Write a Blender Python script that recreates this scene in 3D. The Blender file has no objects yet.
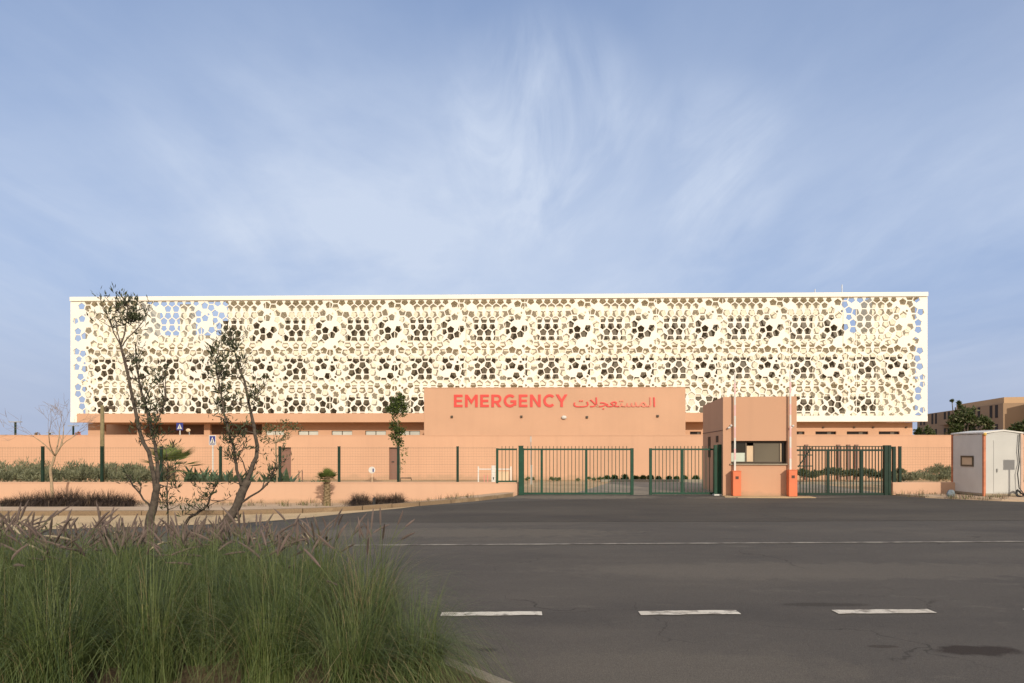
import bpy, math, random
from mathutils import Vector, Matrix, geometry
random.seed(11)
R = math.radians
C = bpy.context.scene.collection
F, CX, HY, EYE = 683.0, 512.0, 450.0, 1.7        # focal length in pixels, principal column, horizon row, eye height

# ---------------------------------------------------------------- measuring helpers (survey of the place)
def X(px, Y): return (px - CX) / F * Y
def Z(py, Y): return EYE - (py - HY) / F * Y
def W(px, py, Y): return Vector((X(px, Y), Y, Z(py, Y)))

# ---------------------------------------------------------------- materials
MATS = {}
def mat(name, col, rough=.8, var=.12, scale=3.0, bump=0.0, bscale=40.0, metal=0.0, spec=.3, col2=None, transl=0.0, detail=4):
    m = bpy.data.materials.new(name); m.use_nodes = True
    nt = m.node_tree; n = nt.nodes; l = nt.links
    b = n['Principled BSDF']
    b.inputs['Roughness'].default_value = rough
    b.inputs['Metallic'].default_value = metal
    b.inputs['Specular IOR Level'].default_value = spec
    tc = n.new('ShaderNodeTexCoord')
    nz = n.new('ShaderNodeTexNoise'); nz.inputs['Scale'].default_value = scale; nz.inputs['Detail'].default_value = detail
    l.new(tc.outputs['Object'], nz.inputs['Vector'])
    mr = n.new('ShaderNodeMapRange'); mr.inputs[1].default_value = .3; mr.inputs[2].default_value = .7
    l.new(nz.outputs['Fac'], mr.inputs[0])
    mx = n.new('ShaderNodeMix'); mx.data_type = 'RGBA'
    c2 = col2 if col2 else tuple(c * (1 - var) for c in col)
    c1 = col if col2 else tuple(min(1, c * (1 + var)) for c in col)
    mx.inputs[6].default_value = (*c1, 1); mx.inputs[7].default_value = (*c2, 1)
    l.new(mr.outputs[0], mx.inputs[0])
    l.new(mx.outputs[2], b.inputs['Base Color'])
    if bump:
        nb = n.new('ShaderNodeTexNoise'); nb.inputs['Scale'].default_value = bscale; nb.inputs['Detail'].default_value = 3
        l.new(tc.outputs['Object'], nb.inputs['Vector'])
        bp = n.new('ShaderNodeBump'); bp.inputs['Strength'].default_value = bump; bp.inputs['Distance'].default_value = .02
        l.new(nb.outputs['Fac'], bp.inputs['Height']); l.new(bp.outputs[0], b.inputs['Normal'])
    if transl:
        tr = n.new('ShaderNodeBsdfTranslucent'); l.new(mx.outputs[2], tr.inputs['Color'])
        ms = n.new('ShaderNodeMixShader'); ms.inputs[0].default_value = transl
        l.new(b.outputs[0], ms.inputs[1]); l.new(tr.outputs[0], ms.inputs[2])
        l.new(ms.outputs[0], n['Material Output'].inputs['Surface'])
    MATS[name] = m
    return m

def stained_wall(name, col, streak=.10, base_dirt=.18, base_z=.3, foot=0.0):
    """painted render with faint vertical streaks, blotches and splash dirt close to the ground"""
    m = mat(name, col, .9, .05, .35, .15, 60)
    nt = m.node_tree; n = nt.nodes; l = nt.links
    b = n['Principled BSDF']; src = b.inputs['Base Color'].links[0].from_socket
    tc = n.new('ShaderNodeTexCoord')
    mp = n.new('ShaderNodeMapping'); mp.inputs['Scale'].default_value = (2.2, 2.2, .12)
    l.new(tc.outputs['Object'], mp.inputs[0])
    nz = n.new('ShaderNodeTexNoise'); nz.inputs['Scale'].default_value = 1.5; nz.inputs['Detail'].default_value = 5
    l.new(mp.outputs[0], nz.inputs['Vector'])
    mr = n.new('ShaderNodeMapRange'); mr.inputs[1].default_value = .48; mr.inputs[2].default_value = .75; mr.inputs[4].default_value = streak
    l.new(nz.outputs['Fac'], mr.inputs[0])
    mx = n.new('ShaderNodeMix'); mx.data_type = 'RGBA'; mx.inputs[7].default_value = (col[0] * .55, col[1] * .55, col[2] * .6, 1)
    l.new(mr.outputs[0], mx.inputs[0]); l.new(src, mx.inputs[6])
    sx = n.new('ShaderNodeSeparateXYZ'); l.new(tc.outputs['Object'], sx.inputs[0])
    n2 = n.new('ShaderNodeTexNoise'); n2.inputs['Scale'].default_value = 2.5; n2.inputs['Detail'].default_value = 6
    l.new(tc.outputs['Object'], n2.inputs['Vector'])
    ml = n.new('ShaderNodeMath'); ml.operation = 'MULTIPLY'; ml.inputs[1].default_value = base_z * 2
    l.new(n2.outputs['Fac'], ml.inputs[0])
    sb = n.new('ShaderNodeMath'); sb.operation = 'SUBTRACT'; l.new(ml.outputs[0], sb.inputs[0])
    fz = n.new('ShaderNodeMath'); fz.operation = 'SUBTRACT'; l.new(sx.outputs[2], fz.inputs[0]); fz.inputs[1].default_value = foot; l.new(fz.outputs[0], sb.inputs[1])
    m2 = n.new('ShaderNodeMapRange'); m2.inputs[1].default_value = -.02; m2.inputs[2].default_value = base_z * .6; m2.inputs[4].default_value = base_dirt * 3
    l.new(sb.outputs[0], m2.inputs[0])
    my = n.new('ShaderNodeMix'); my.data_type = 'RGBA'; my.inputs[7].default_value = (.36, .25, .16, 1)
    l.new(m2.outputs[0], my.inputs[0]); l.new(mx.outputs[2], my.inputs[6])
    l.new(my.outputs[2], b.inputs['Base Color'])
    return m

SALMON = (.56, .335, .215)
M_wall = stained_wall('salmon_render', SALMON)
M_low = stained_wall('salmon_low_wall_render', (.55, .345, .23), .08, .2, .12, -.27)
M_block = stained_wall('salmon_block_render', (.54, .325, .207), .05, .0, .1)
M_guard = stained_wall('salmon_guardhouse_render', (.53, .305, .19), .07, .2, .15)
M_screen = mat('cream_screen', (.80, .76, .66), .55, .05, .25)
M_cream = mat('cream_render', (.79, .74, .61), .85, .08, .5)
M_white = mat('white_paint', (.60, .58, .53), .5, .06, 2)
M_kioskside = mat('kiosk_panel', (.62, .60, .55), .5, .09, 1.2)
M_cabin = mat('cabin_front_panel', (.46, .455, .425), .5, .06, 1.0)
M_green = mat('green_gate_paint', (.009, .050, .027), .5, .2, 5, spec=.25)
M_dgreen = mat('dark_green_paint', (.008, .027, .016), .5, .2, 5, spec=.25)
M_wire = mat('dull_green_wire', (.10, .11, .075), .6, .2, 5)
M_glass = mat('dark_glass', (.030, .026, .018), .12, .5, .25, spec=.28)
M_glassw = mat('curtained_glass', (.16, .13, .085), .4, .6, .20, spec=.3, col2=(.055, .045, .03))
M_glass_pale = mat('pale_blind_glass', (.50, .52, .47), .25, .1, 1.0, spec=.5)
M_frame = mat('brown_window_frame', (.10, .075, .05), .5, .15, 3)
M_dark = mat('dark_recess_paint', (.10, .055, .038), .9, .2, 1)
M_door = mat('brown_door_paint', (.21, .115, .085), .6, .1, 1)
M_orange = mat('orange_box_paint', (.66, .165, .065), .45, .06, 3, spec=.4)
M_rust = mat('orange_corner_paint', (.48, .17, .085), .5, .2, 5)
M_palepost = mat('pale_pink_post_paint', (.52, .36, .27), .6, .15, 3)  # paler pink for the cabin posts on the right
M_red = mat('red_letter_paint', (.64, .060, .045), .5, .06, 1, spec=.4)
M_redpole = mat('red_band_paint', (.70, .22, .20), .5, .1, 3)
M_metal = mat('grey_metal', (.38, .38, .36), .45, .1, 4, metal=.3)
M_black = mat('black_plastic', (.02, .02, .02), .5, .2, 5)
M_conc = mat('grey_concrete', (.40, .355, .29), .9, .2, 3, .3, 30)
M_blue = mat('sign_blue', (.035, .045, .20), .4, .06, 3)
M_bag = mat('blue_grey_plastic', (.15, .18, .20), .4, .3, 12)
M_beige = mat('beige_panel', (.62, .46, .30), .7, .08, 2)
M_paleg = mat('pale_green_blind', (.55, .60, .50), .7, .06, 2)
M_sill = mat('grey_sill', (.30, .25, .18), .8, .1, 4)
M_brown1 = mat('brown_building_render', (.30, .20, .125), .9, .08, .2)
M_brown2 = mat('tan_building_render', (.47, .31, .18), .9, .08, .2)
M_slot = mat('dark_window_slot', (.03, .022, .018), .6, .2, .5, spec=.1)
M_wood = mat('weathered_pole_wood', (.20, .165, .085), .9, .2, 8, .3, 30)
M_bark = mat('grey_brown_bark', (.085, .067, .052), .95, .35, 18, .6, 60)
M_barkdark = mat('reddish_twig_bark', (.085, .06, .045), .95, .3, 18, .5, 60)
M_palebark = mat('pale_bare_bark', (.32, .24, .15), .95, .25, 14, .3, 40)
M_twig = mat('mauve_twig_bark', (.24, .185, .155), .95, .2, 14)
M_leaf = mat('olive_leaf', (.050, .060, .028), .6, .35, 30, col2=(.030, .037, .018), transl=.2)
M_leaf2 = mat('olive_leaf_light', (.105, .115, .058), .6, .3, 30, col2=(.065, .08, .035), transl=.2)
M_leafg = mat('green_leaf', (.060, .085, .022), .55, .3, 20, col2=(.035, .055, .015), transl=.25)
M_leafg2 = mat('fresh_green_leaf', (.13, .16, .035), .55, .3, 20, col2=(.08, .12, .025), transl=.25)
M_hedge = mat('grey_green_shrub_leaf', (.215, .215, .115), .7, .3, 2.5, col2=(.12, .13, .07), transl=.2)
M_hedge2 = mat('silver_green_shrub_leaf', (.30, .30, .19), .7, .3, 2.5, col2=(.19, .20, .12), transl=.2)
M_agave = mat('blue_green_succulent_leaf', (.10, .15, .085), .6, .3, 5, col2=(.06, .10, .05), transl=.1)
M_palm = mat('palm_frond', (.17, .20, .05), .5, .3, 6, col2=(.065, .10, .025), transl=.2)
M_palmtrunk = mat('palm_trunk_fibre', (.22, .16, .09), .95, .4, 20, .6, 40)
M_purple = mat('purple_grass_blade', (.062, .042, .035), .7, .3, 8, col2=(.035, .026, .02), transl=.15)
M_purple2 = mat('purple_grass_straw', (.17, .12, .08), .8, .3, 8, transl=.15)
M_blade = [mat('green_grass_blade', (.118, .155, .045), .5, .25, 2, col2=(.075, .110, .031), transl=.25),
           mat('light_grass_blade', (.18, .205, .075), .5, .25, 2, col2=(.125, .155, .052), transl=.25),
           mat('dark_grass_blade', (.058, .088, .027), .5, .25, 2, col2=(.04, .062, .02), transl=.2),
           mat('dry_grass_blade', (.30, .23, .12), .7, .25, 2, col2=(.2, .16, .08), transl=.2)]
M_plume = mat('mauve_grass_plume', (.225, .168, .142), .95, .25, 6, col2=(.145, .108, .092), transl=.3)
M_plume2 = mat('straw_seed_head', (.48, .40, .28), .95, .25, 6, transl=.3)

# ground materials -------------------------------------------------
def ground_mat(name, base, patches, rough=.95, grain=.25, gscale=60, bump=.25, stains=(), stretch=(1, 1, 1), cracks=False):
    """patches: list of (colour, noise scale, low, high, strength); stains: (x, y, rx, ry, colour, strength)"""
    m = bpy.data.materials.new(name); m.use_nodes = True
    nt = m.node_tree; n = nt.nodes; l = nt.links; b = n['Principled BSDF']
    b.inputs['Roughness'].default_value = rough; b.inputs['Specular IOR Level'].default_value = .2
    tc = n.new('ShaderNodeTexCoord')
    cur = None
    rgb = n.new('ShaderNodeRGB'); rgb.outputs[0].default_value = (*base, 1); cur = rgb.outputs[0]
    def mixin(fac, col):
        nonlocal cur
        mx = n.new('ShaderNodeMix'); mx.data_type = 'RGBA'
        l.new(fac, mx.inputs[0]); l.new(cur, mx.inputs[6]); mx.inputs[7].default_value = (*col, 1)
        cur = mx.outputs[2]
    for k, (col, sc, lo, hi, st) in enumerate(patches):
        mp = n.new('ShaderNodeMapping'); mp.inputs['Scale'].default_value = stretch; mp.inputs['Location'].default_value = (k * 7.3, k * 3.1, 0)
        l.new(tc.outputs['Object'], mp.inputs[0])
        nz = n.new('ShaderNodeTexNoise'); nz.inputs['Scale'].default_value = sc; nz.inputs['Detail'].default_value = 8; nz.inputs['Roughness'].default_value = .62
        l.new(mp.outputs[0], nz.inputs['Vector'])
        mr = n.new('ShaderNodeMapRange'); mr.inputs[1].default_value = lo; mr.inputs[2].default_value = hi; mr.inputs[4].default_value = st
        l.new(nz.outputs['Fac'], mr.inputs[0]); mixin(mr.outputs[0], col)
    wn = n.new('ShaderNodeTexNoise'); wn.inputs['Scale'].default_value = 3.2; wn.inputs['Detail'].default_value = 8; wn.inputs['Roughness'].default_value = .65
    l.new(tc.outputs['Object'], wn.inputs['Vector'])
    for (sx, sy, rx, ry, col, st) in stains:
        mp = n.new('ShaderNodeMapping'); mp.vector_type = 'POINT'
        mp.inputs['Location'].default_value = (-sx / rx, -sy / ry, 0); mp.inputs['Scale'].default_value = (1 / rx, 1 / ry, 0)
        l.new(tc.outputs['Object'], mp.inputs[0])
        ln = n.new('ShaderNodeVectorMath'); ln.operation = 'LENGTH'; l.new(mp.outputs[0], ln.inputs[0])
        ad = n.new('ShaderNodeMath'); ad.operation = 'MULTIPLY_ADD'; l.new(wn.outputs['Fac'], ad.inputs[0]); ad.inputs[1].default_value = 1.8
        l.new(ln.outputs['Value'], ad.inputs[2])
        mr = n.new('ShaderNodeMapRange'); mr.inputs[1].default_value = 1.65; mr.inputs[2].default_value = 2.0
        mr.inputs[3].default_value = st; mr.inputs[4].default_value = 0
        l.new(ad.outputs[0], mr.inputs[0]); mixin(mr.outputs[0], col)
    if cracks:
        for (vs, wid, lo, st, seed) in ((.22, .0035, .52, .75, 0.), (.55, .006, .58, .6, 31.)):
            mp = n.new('ShaderNodeMapping'); mp.inputs['Location'].default_value = (seed, seed * .7, 0)
            dn = n.new('ShaderNodeTexNoise'); dn.inputs['Scale'].default_value = 1.1; dn.inputs['Detail'].default_value = 7
            l.new(tc.outputs['Object'], dn.inputs['Vector'])
            av = n.new('ShaderNodeVectorMath'); av.operation = 'MULTIPLY_ADD'; av.inputs[1].default_value = (1.3, 1.3, 0)
            l.new(dn.outputs['Color'], av.inputs[0]); l.new(tc.outputs['Object'], av.inputs[2]); l.new(av.outputs[0], mp.inputs[0])
            vo = n.new('ShaderNodeTexVoronoi'); vo.feature = 'DISTANCE_TO_EDGE'; vo.voronoi_dimensions = '2D'; vo.inputs['Scale'].default_value = vs
            l.new(mp.outputs[0], vo.inputs['Vector'])
            mr = n.new('ShaderNodeMapRange'); mr.inputs[1].default_value = 0; mr.inputs[2].default_value = wid; mr.inputs[3].default_value = st; mr.inputs[4].default_value = 0
            l.new(vo.outputs['Distance'], mr.inputs[0])
            mk = n.new('ShaderNodeTexNoise'); mk.inputs['Scale'].default_value = .35; mk.inputs['Detail'].default_value = 2; l.new(mp.outputs[0], mk.inputs['Vector'])
            m2_ = n.new('ShaderNodeMapRange'); m2_.inputs[1].default_value = lo; m2_.inputs[2].default_value = lo + .06; l.new(mk.outputs['Fac'], m2_.inputs[0])
            mu = n.new('ShaderNodeMath'); mu.operation = 'MULTIPLY'; l.new(mr.outputs[0], mu.inputs[0]); l.new(m2_.outputs[0], mu.inputs[1])
            mixin(mu.outputs[0], (.028, .025, .022))
    gn = n.new('ShaderNodeTexNoise'); gn.inputs['Scale'].default_value = gscale; gn.inputs['Detail'].default_value = 3
    l.new(tc.outputs['Object'], gn.inputs['Vector'])
    g2 = n.new('ShaderNodeMapRange'); g2.inputs[1].default_value = .3; g2.inputs[2].default_value = .7; g2.inputs[3].default_value = 1 - grain; g2.inputs[4].default_value = 1 + grain
    l.new(gn.outputs['Fac'], g2.inputs[0])
    vm = n.new('ShaderNodeVectorMath'); vm.operation = 'SCALE'; l.new(cur, vm.inputs[0]); l.new(g2.outputs[0], vm.inputs['Scale'])
    l.new(vm.outputs[0], b.inputs['Base Color'])
    bp = n.new('ShaderNodeBump'); bp.inputs['Strength'].default_value = bump; bp.inputs['Distance'].default_value = .01
    l.new(gn.outputs['Fac'], bp.inputs['Height']); l.new(bp.outputs[0], b.inputs['Normal'])
    MATS[name] = m
    return m

G_sand = ground_mat('sandy_soil', (.44, .31, .18), [((.30, .20, .11), .35, .45, .65, .8), ((.55, .42, .27), 1.4, .5, .7, .6)], bump=.5, gscale=25)
G_road = ground_mat('worn_asphalt', (.088, .079, .069),
                    [((.130, .114, .094), .30, .47, .70, .8), ((.058, .053, .049), .55, .50, .72, .7), ((.165, .147, .12), 2.6, .60, .76, .5), ((.050, .046, .043), 4.5, .64, .76, .5),
                     ((.24, .215, .18), 16, .68, .76, .55), ((.035, .032, .03), 11, .69, .76, .5)],
                    grain=.34, gscale=150, bump=.45, stretch=(.42, 1, 1), cracks=True,
                    stains=[(X(975, 5.8), 5.78, .36, .15, (.030, .022, .018), .85), (X(828, 7.4), 7.5, .5, .10, (.040, .034, .028), .6),
                            (X(880, 5.95), 5.9, .12, .05, (.045, .036, .03), .7), (X(487, 6.0), 5.8, .10, .06, (.035, .032, .03), .7),
                            (2.2, 24.6, 3.2, 1.0, (.20, .17, .13), .6), (9.6, 24.3, 3.4, .8, (.19, .16, .125), .6), (4.5, 9.6, 4.0, .7, (.125, .11, .092), .6), (1.2, 5.3, 1.6, .5, (.125, .11, .09), .5), (-1.5, 14.0, 4.0, .8, (.14, .122, .098), .6)])
G_apron = ground_mat('dark_apron_asphalt', (.070, .062, .052),
                     [((.115, .10, .08), .25, .45, .68, .7), ((.048, .043, .04), .7, .5, .7, .6), ((.16, .135, .10), 1.8, .62, .78, .5)], grain=.3, gscale=110, bump=.45, stretch=(.4, 1, 1), cracks=True)
G_yard = ground_mat('dusty_yard_paving', (.26, .225, .175), [((.18, .16, .13), .3, .45, .65, .7), ((.36, .30, .22), 1.1, .5, .7, .6)], grain=.15)
G_walk = ground_mat('dusty_pavement', (.50, .37, .25), [((.36, .25, .155), .6, .45, .65, .6), ((.52, .41, .29), 1.5, .55, .7, .5)], grain=.12)
G_gutter = ground_mat('blown_sand', (.53, .39, .225), [((.34, .25, .15), .5, .45, .65, .6)], grain=.15, gscale=40)
G_line = ground_mat('worn_road_paint', (.62, .58, .50), [((.17, .15, .13), 5, .49, .60, .9), ((.45, .40, .33), 1.5, .45, .65, .6)], grain=.15, gscale=90)
G_line2 = ground_mat('faded_edge_paint', (.31, .285, .24), [((.10, .09, .08), 3, .40, .60, .9)], grain=.2, gscale=90)
G_kerb = ground_mat('dusty_brown_kerb', (.22, .155, .095), [((.40, .30, .19), 1.2, .55, .7, .7), ((.15, .105, .065), .8, .5, .7, .6)], grain=.15, gscale=40)
G_kerb2 = ground_mat('pale_kerb_concrete', (.27, .235, .185), [((.17, .145, .115), 1.5, .45, .65, .7)], grain=.15, gscale=50)
G_soil = ground_mat('bed_soil', (.10, .072, .045), [((.17, .12, .07), 1.5, .45, .65, .7)], grain=.3, gscale=25, bump=.6)

# ---------------------------------------------------------------- mesh builder
class MB:
    def __init__(s): s.v = []; s.f = []; s.m = []; s.mi = 0
    def face(s, pts):
        k = len(s.v); s.v.extend(tuple(p) for p in pts); s.f.append(tuple(range(k, k + len(pts)))); s.m.append(s.mi)
    def box(s, x0, x1, y0, y1, z0, z1):
        k = len(s.v)
        s.v += [(x0, y0, z0), (x1, y0, z0), (x1, y1, z0), (x0, y1, z0), (x0, y0, z1), (x1, y0, z1), (x1, y1, z1), (x0, y1, z1)]
        for q in ((0, 3, 2, 1), (4, 5, 6, 7), (0, 1, 5, 4), (1, 2, 6, 5), (2, 3, 7, 6), (3, 0, 4, 7)):
            s.f.append(tuple(k + i for i in q)); s.m.append(s.mi)
    def prism(s, pts, z0, z1):
        """flat outline (counter-clockwise) given a height"""
        n = len(pts); k = len(s.v)
        s.v += [(x, y, z0) for x, y in pts] + [(x, y, z1) for x, y in pts]
        s.f.append(tuple(k + i for i in reversed(range(n)))); s.m.append(s.mi)
        s.f.append(tuple(k + n + i for i in range(n))); s.m.append(s.mi)
        for i in range(n):
            j = (i + 1) % n
            s.f.append((k + i, k + j, k + n + j, k + n + i)); s.m.append(s.mi)
    def tube(s, pts, rad, seg=6, cap=True):
        pts = [Vector(p) for p in pts]; n = len(pts)
        if not isinstance(rad, (list, tuple)): rad = [rad] * n
        k = len(s.v); ref = Vector((.31, .94, .12))
        for i, p in enumerate(pts):
            d = (pts[min(i + 1, n - 1)] - pts[max(i - 1, 0)])
            if d.length < 1e-9: d = Vector((0, 0, 1))
            d.normalize(); a = d.cross(ref)
            if a.length < .05: a = d.cross(Vector((1, 0, 0)))
            a.normalize(); b = d.cross(a)
            for j in range(seg):
                t = 2 * math.pi * j / seg
                s.v.append(tuple(p + a * math.cos(t) * rad[i] + b * math.sin(t) * rad[i]))
        for i in range(n - 1):
            for j in range(seg):
                j2 = (j + 1) % seg
                s.f.append((k + i * seg + j, k + i * seg + j2, k + (i + 1) * seg + j2, k + (i + 1) * seg + j)); s.m.append(s.mi)
        if cap:
            s.f.append(tuple(k + j for j in reversed(range(seg)))); s.m.append(s.mi)
            s.f.append(tuple(k + (n - 1) * seg + j for j in range(seg))); s.m.append(s.mi)
    def leaf(s, p, d, up, length, width):
        """one pointed, slightly folded leaf"""
        d = d.normalized(); side = d.cross(up)
        if side.length < 1e-3: side = d.cross(Vector((1, .2, .1)))
        side.normalize(); nrm = side.cross(d)
        k = len(s.v); m = p + d * length * .45
        s.v += [tuple(p), tuple(m + side * width * .5 + nrm * width * .15), tuple(p + d * length), tuple(m - side * width * .5 + nrm * width * .15)]
        s.f.append((k, k + 1, k + 2, k + 3)); s.m.append(s.mi)
    def blob(s, c, r, seg=8, rings=5, sq=(1, 1, 1)):
        c = Vector(c)
        for i in range(rings):
            for j in range(seg):
                q = []
                for (a, b) in ((i, j), (i + 1, j), (i + 1, j + 1), (i, j + 1)):
                    th = math.pi * a / rings; ph = 2 * math.pi * b / seg
                    q.append(c + Vector((math.sin(th) * math.cos(ph) * r * sq[0], math.sin(th) * math.sin(ph) * r * sq[1], math.cos(th) * r * sq[2])))
                if i == 0: q = [q[0], q[1], q[2]]
                elif i == rings - 1: q = [q[0], q[1], q[3]]
                s.face(q)
    def build(s, name, mats, parent=None, smooth=False, bevel=0.0):
        me = bpy.data.meshes.new(name); me.from_pydata(s.v, [], s.f)
        if not isinstance(mats, (list, tuple)): mats = [mats]
        for m in mats: me.materials.append(m)
        if len(mats) > 1: me.polygons.foreach_set('material_index', s.m)
        if smooth: me.polygons.foreach_set('use_smooth', [True] * len(me.polygons))
        me.update()
        o = bpy.data.objects.new(name, me); C.objects.link(o)
        if parent: o.parent = parent
        if bevel:
            b = o.modifiers.new('edge', 'BEVEL'); b.width = bevel; b.segments = 2; b.limit_method = 'ANGLE'
        return o

def tag(o, label=None, cat=None, group=None, kind=None):
    if label: o['label'] = label
    if cat: o['category'] = cat
    if group: o['group'] = group
    if kind: o['kind'] = kind
    return o
def thing(name, label, cat, loc=(0, 0, 0), rz=0.0, group=None):
    o = bpy.data.objects.new(name, None); C.objects.link(o); o.location = loc; o.rotation_euler = (0, 0, rz)
    o.empty_display_size = .2
    return tag(o, label, cat, group)
def copy_tree(o, parent=None):
    c = o.copy(); C.objects.link(c)
    if parent: c.parent = parent
    for ch in list(o.children): copy_tree(ch, c)
    return c
def sheet(name, pts, z, m):
    mb = MB(); mb.face([(x, y, z) for x, y in pts])
    return tag(mb.build(name, m), kind='structure')
def rv(s=1.0): return Vector((random.uniform(-s, s), random.uniform(-s, s), random.uniform(-s, s)))
def runit():
    while True:
        v = rv()
        if .05 < v.length < 1: return v.normalized()

# ================================================================ GROUND
sheet('ground', [(-900, -300), (900, -300), (900, 1500), (-900, 1500)], -.45, G_sand)
KERB = [(-70, 17.1), (-30, 17.4), (-16, 17.55), (-10.6, 17.6), (-7.5, 17.75), (-5.6, 18.3), (-4.2, 19.2), (-2.8, 20.7), (-1.07, 22.8), (.05, 24.9)]
road_pts = [(-70, -14), (70, -14), (70, 17.5), (24, 20.6), (18.6, 21.6), (16.2, 22.6), (14.6, 24.2), (14.2, 25.6), (14.2, 25.7), (.2, 25.7)] + KERB[::-1]
sheet('road', road_pts, .004, G_road)
apron = [(-6.6, 16.3), (-3.0, 16.0), (4, 16.15), (12, 16.4), (20, 16.9), (34, 17.5), (34, 19.6), (24, 20.4), (18.5, 21.4), (16, 22.4), (14.3, 24.0), (13.9, 25.0), (11, 24.2), (8, 23.7), (4, 23.4), (1, 22.9), (-.6, 22.3), (-2.6, 20.3), (-4.0, 18.9), (-5.4, 17.9), (-6.4, 17.2)]
sheet('apron', apron, .008, G_apron)
sheet('yard', [(-60, 25.9), (60, 25.9), (60, 90), (-60, 90)], .006, G_sand)
sheet('yard_paving', [(.2, 25.7), (14.4, 25.7), (15.5, 36.3), (5.3, 36.3), (3.6, 30.5), (2.6, 27.2), (.2, 26.6)], .010, G_yard)
# verge pavement raised behind the kerb
def dip(x, y):
    """the verge falls away from the kerb to the foot of the low wall, less so near the gate"""
    t = max(0.0, min(1.0, (y - 18.2) / 6.5)); u = max(0.0, min(1.0, (-x - .3) / 4.0))
    return .115 - .40 * t * t * (3 - 2 * t) * u
pv = MB()
def kerb_y(x):
    for (a_, b_) in zip(KERB[:-1], KERB[1:]):
        if a_[0] <= x <= b_[0]: return a_[1] + (b_[1] - a_[1]) * (x - a_[0]) / (b_[0] - a_[0])
    return KERB[-1][1]
xs_ = [-70, -55, -40] + [-30 + .5 * i for i in range(61)] + [.05]
ny_ = 16
for i, x in enumerate(xs_):
    y0 = kerb_y(x) + .155
    for j in range(ny_ + 1):
        y = y0 + (25.9 - y0) * j / ny_
        pv.v.append((x, y, dip(x, y) + random.uniform(-.006, .006)))
for i in range(len(xs_) - 1):
    for j in range(ny_):
        k = i * (ny_ + 1) + j
        pv.f.append((k, k + ny_ + 1, k + ny_ + 2, k + 1)); pv.m.append(0)
tag(pv.build('pavement', G_walk, None, True), kind='structure')
kp = KERB
kb = MB()
for (a, b) in zip(kp[:-1], kp[1:]):
    L = math.hypot(b[0] - a[0], b[1] - a[1]); n = max(1, int(L / 1.0))
    for i in range(n):
        t0, t1 = i / n, (i + 1) / n - .02 / max(L / n, .1) / n
        q = [(a[0] + (b[0] - a[0]) * t, a[1] + (b[1] - a[1]) * t) for t in (t0, t1)]
        e = random.uniform(-.008, .008)
        kb.prism([(q[0][0], q[0][1] + e), (q[1][0], q[1][1] + e), (q[1][0], q[1][1] + .158), (q[0][0], q[0][1] + .158)], -.03, .13 + e * .6)
tag(kb.build('kerb', G_kerb, bevel=.012), kind='structure')
sheet('gutter_sand', [(-70, 13.4), (-30, 13.6), (-14, 14.1), (-10.4, 14.4), (-8, 15.1), (-6.2, 15.8), (-5.2, 16.9), (-4.4, 18.2), (-3.2, 19.8), (-2.8, 20.68), (-4.2, 19.18), (-5.6, 18.28), (-7.5, 17.73), (-10.6, 17.58), (-16, 17.5), (-70, 17.0)], .012, G_gutter)
# right verge with the site cabin
vg = MB()
vr = [(14.35, 25.55), (14.7, 24.3), (16.3, 22.75), (18.7, 21.75), (24.1, 20.75), (70, 17.7), (70, 25.6)]
vg.prism(vr, -.05, .06)
tag(vg.build('verge', G_walk), kind='structure')
# painted markings
SL = .041
def stripe(name, x0, x1, yc, w, z, m):
    """worn stripe with slightly uneven edges"""
    n = max(2, int((x1 - x0) / .08)) if x1 - x0 < 5 else int((x1 - x0) / .25)
    mb = MB()
    lo = []; hi = []
    for i in range(n + 1):
        x = x0 + (x1 - x0) * i / n; y = yc + SL * (x - x0)
        lo.append((x, y - w / 2 + random.uniform(-.012, .012), z)); hi.append((x, y + w / 2 + random.uniform(-.012, .012), z))
    for i in range(n): mb.face([lo[i], lo[i + 1], hi[i + 1], hi[i]])
    return tag(mb.build(name, m), kind='structure')
stripe('road_edge_line', -2.9, 40, 12.12, .13, .012, G_line2)
for i in range(-0, 7):
    x0 = -.73 + 2.05 * i
    stripe('road_dash', x0, x0 + 1.04, 7.03 + .05 * i, .165, .012, G_line)
# traffic island with the planting bed
isl = [(-40, 2.6), (1.5, 2.9), (1.2, 3.5), (.42, 4.2), (-.27, 5.0), (-.47, 5.22), (-1.02, 6.0), (-1.55, 7.1), (-2.7, 8.8), (-5, 10.0), (-9, 10.3), (-40, 10.3)]
im = MB(); im.prism(isl, -.03, .115)
tag(im.build('island_kerb', G_kerb2, bevel=.02), kind='structure')
cx0, cy0 = -8, 7
def shrink(p, d):
    out = []
    for i, (x, y) in enumerate(p):
        a = Vector(p[i - 1]); b = Vector(p[(i + 1) % len(p)]); t = (b - a).normalized(); nrm = Vector((-t.y, t.x))
        out.append((x + nrm.x * d, y + nrm.y * d))
    return out
si = MB(); si.prism(shrink(isl, .17), .0, .135)
tag(si.build('bed_soil', G_soil), kind='structure')

# ================================================================ HOSPITAL
TH = math.atan(.0255); ct, st_ = math.cos(TH), math.sin(TH)
YH = 62.0
def HX(px, yl=0.0):
    s = (px - CX) / F
    return (s * (YH + yl * ct) - yl * st_) / (ct + s * st_)
def HZ(py, yl=0.0, px=512):
    x = HX(px, yl); Y = YH - x * st_ + yl * ct
    return EYE - (py - HY) * Y / F
hosp = thing('hospital_building', 'long pale building wrapped in a cream screen of pentagon holes above a salmon ground floor', 'building', (0, YH, 0), -TH)
XL, XR = HX(70.5), HX(927.5)
ZT, ZB = HZ(294.6), HZ(422)
ZP1, ZP0 = ZT - .42, HZ(416.2)

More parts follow.
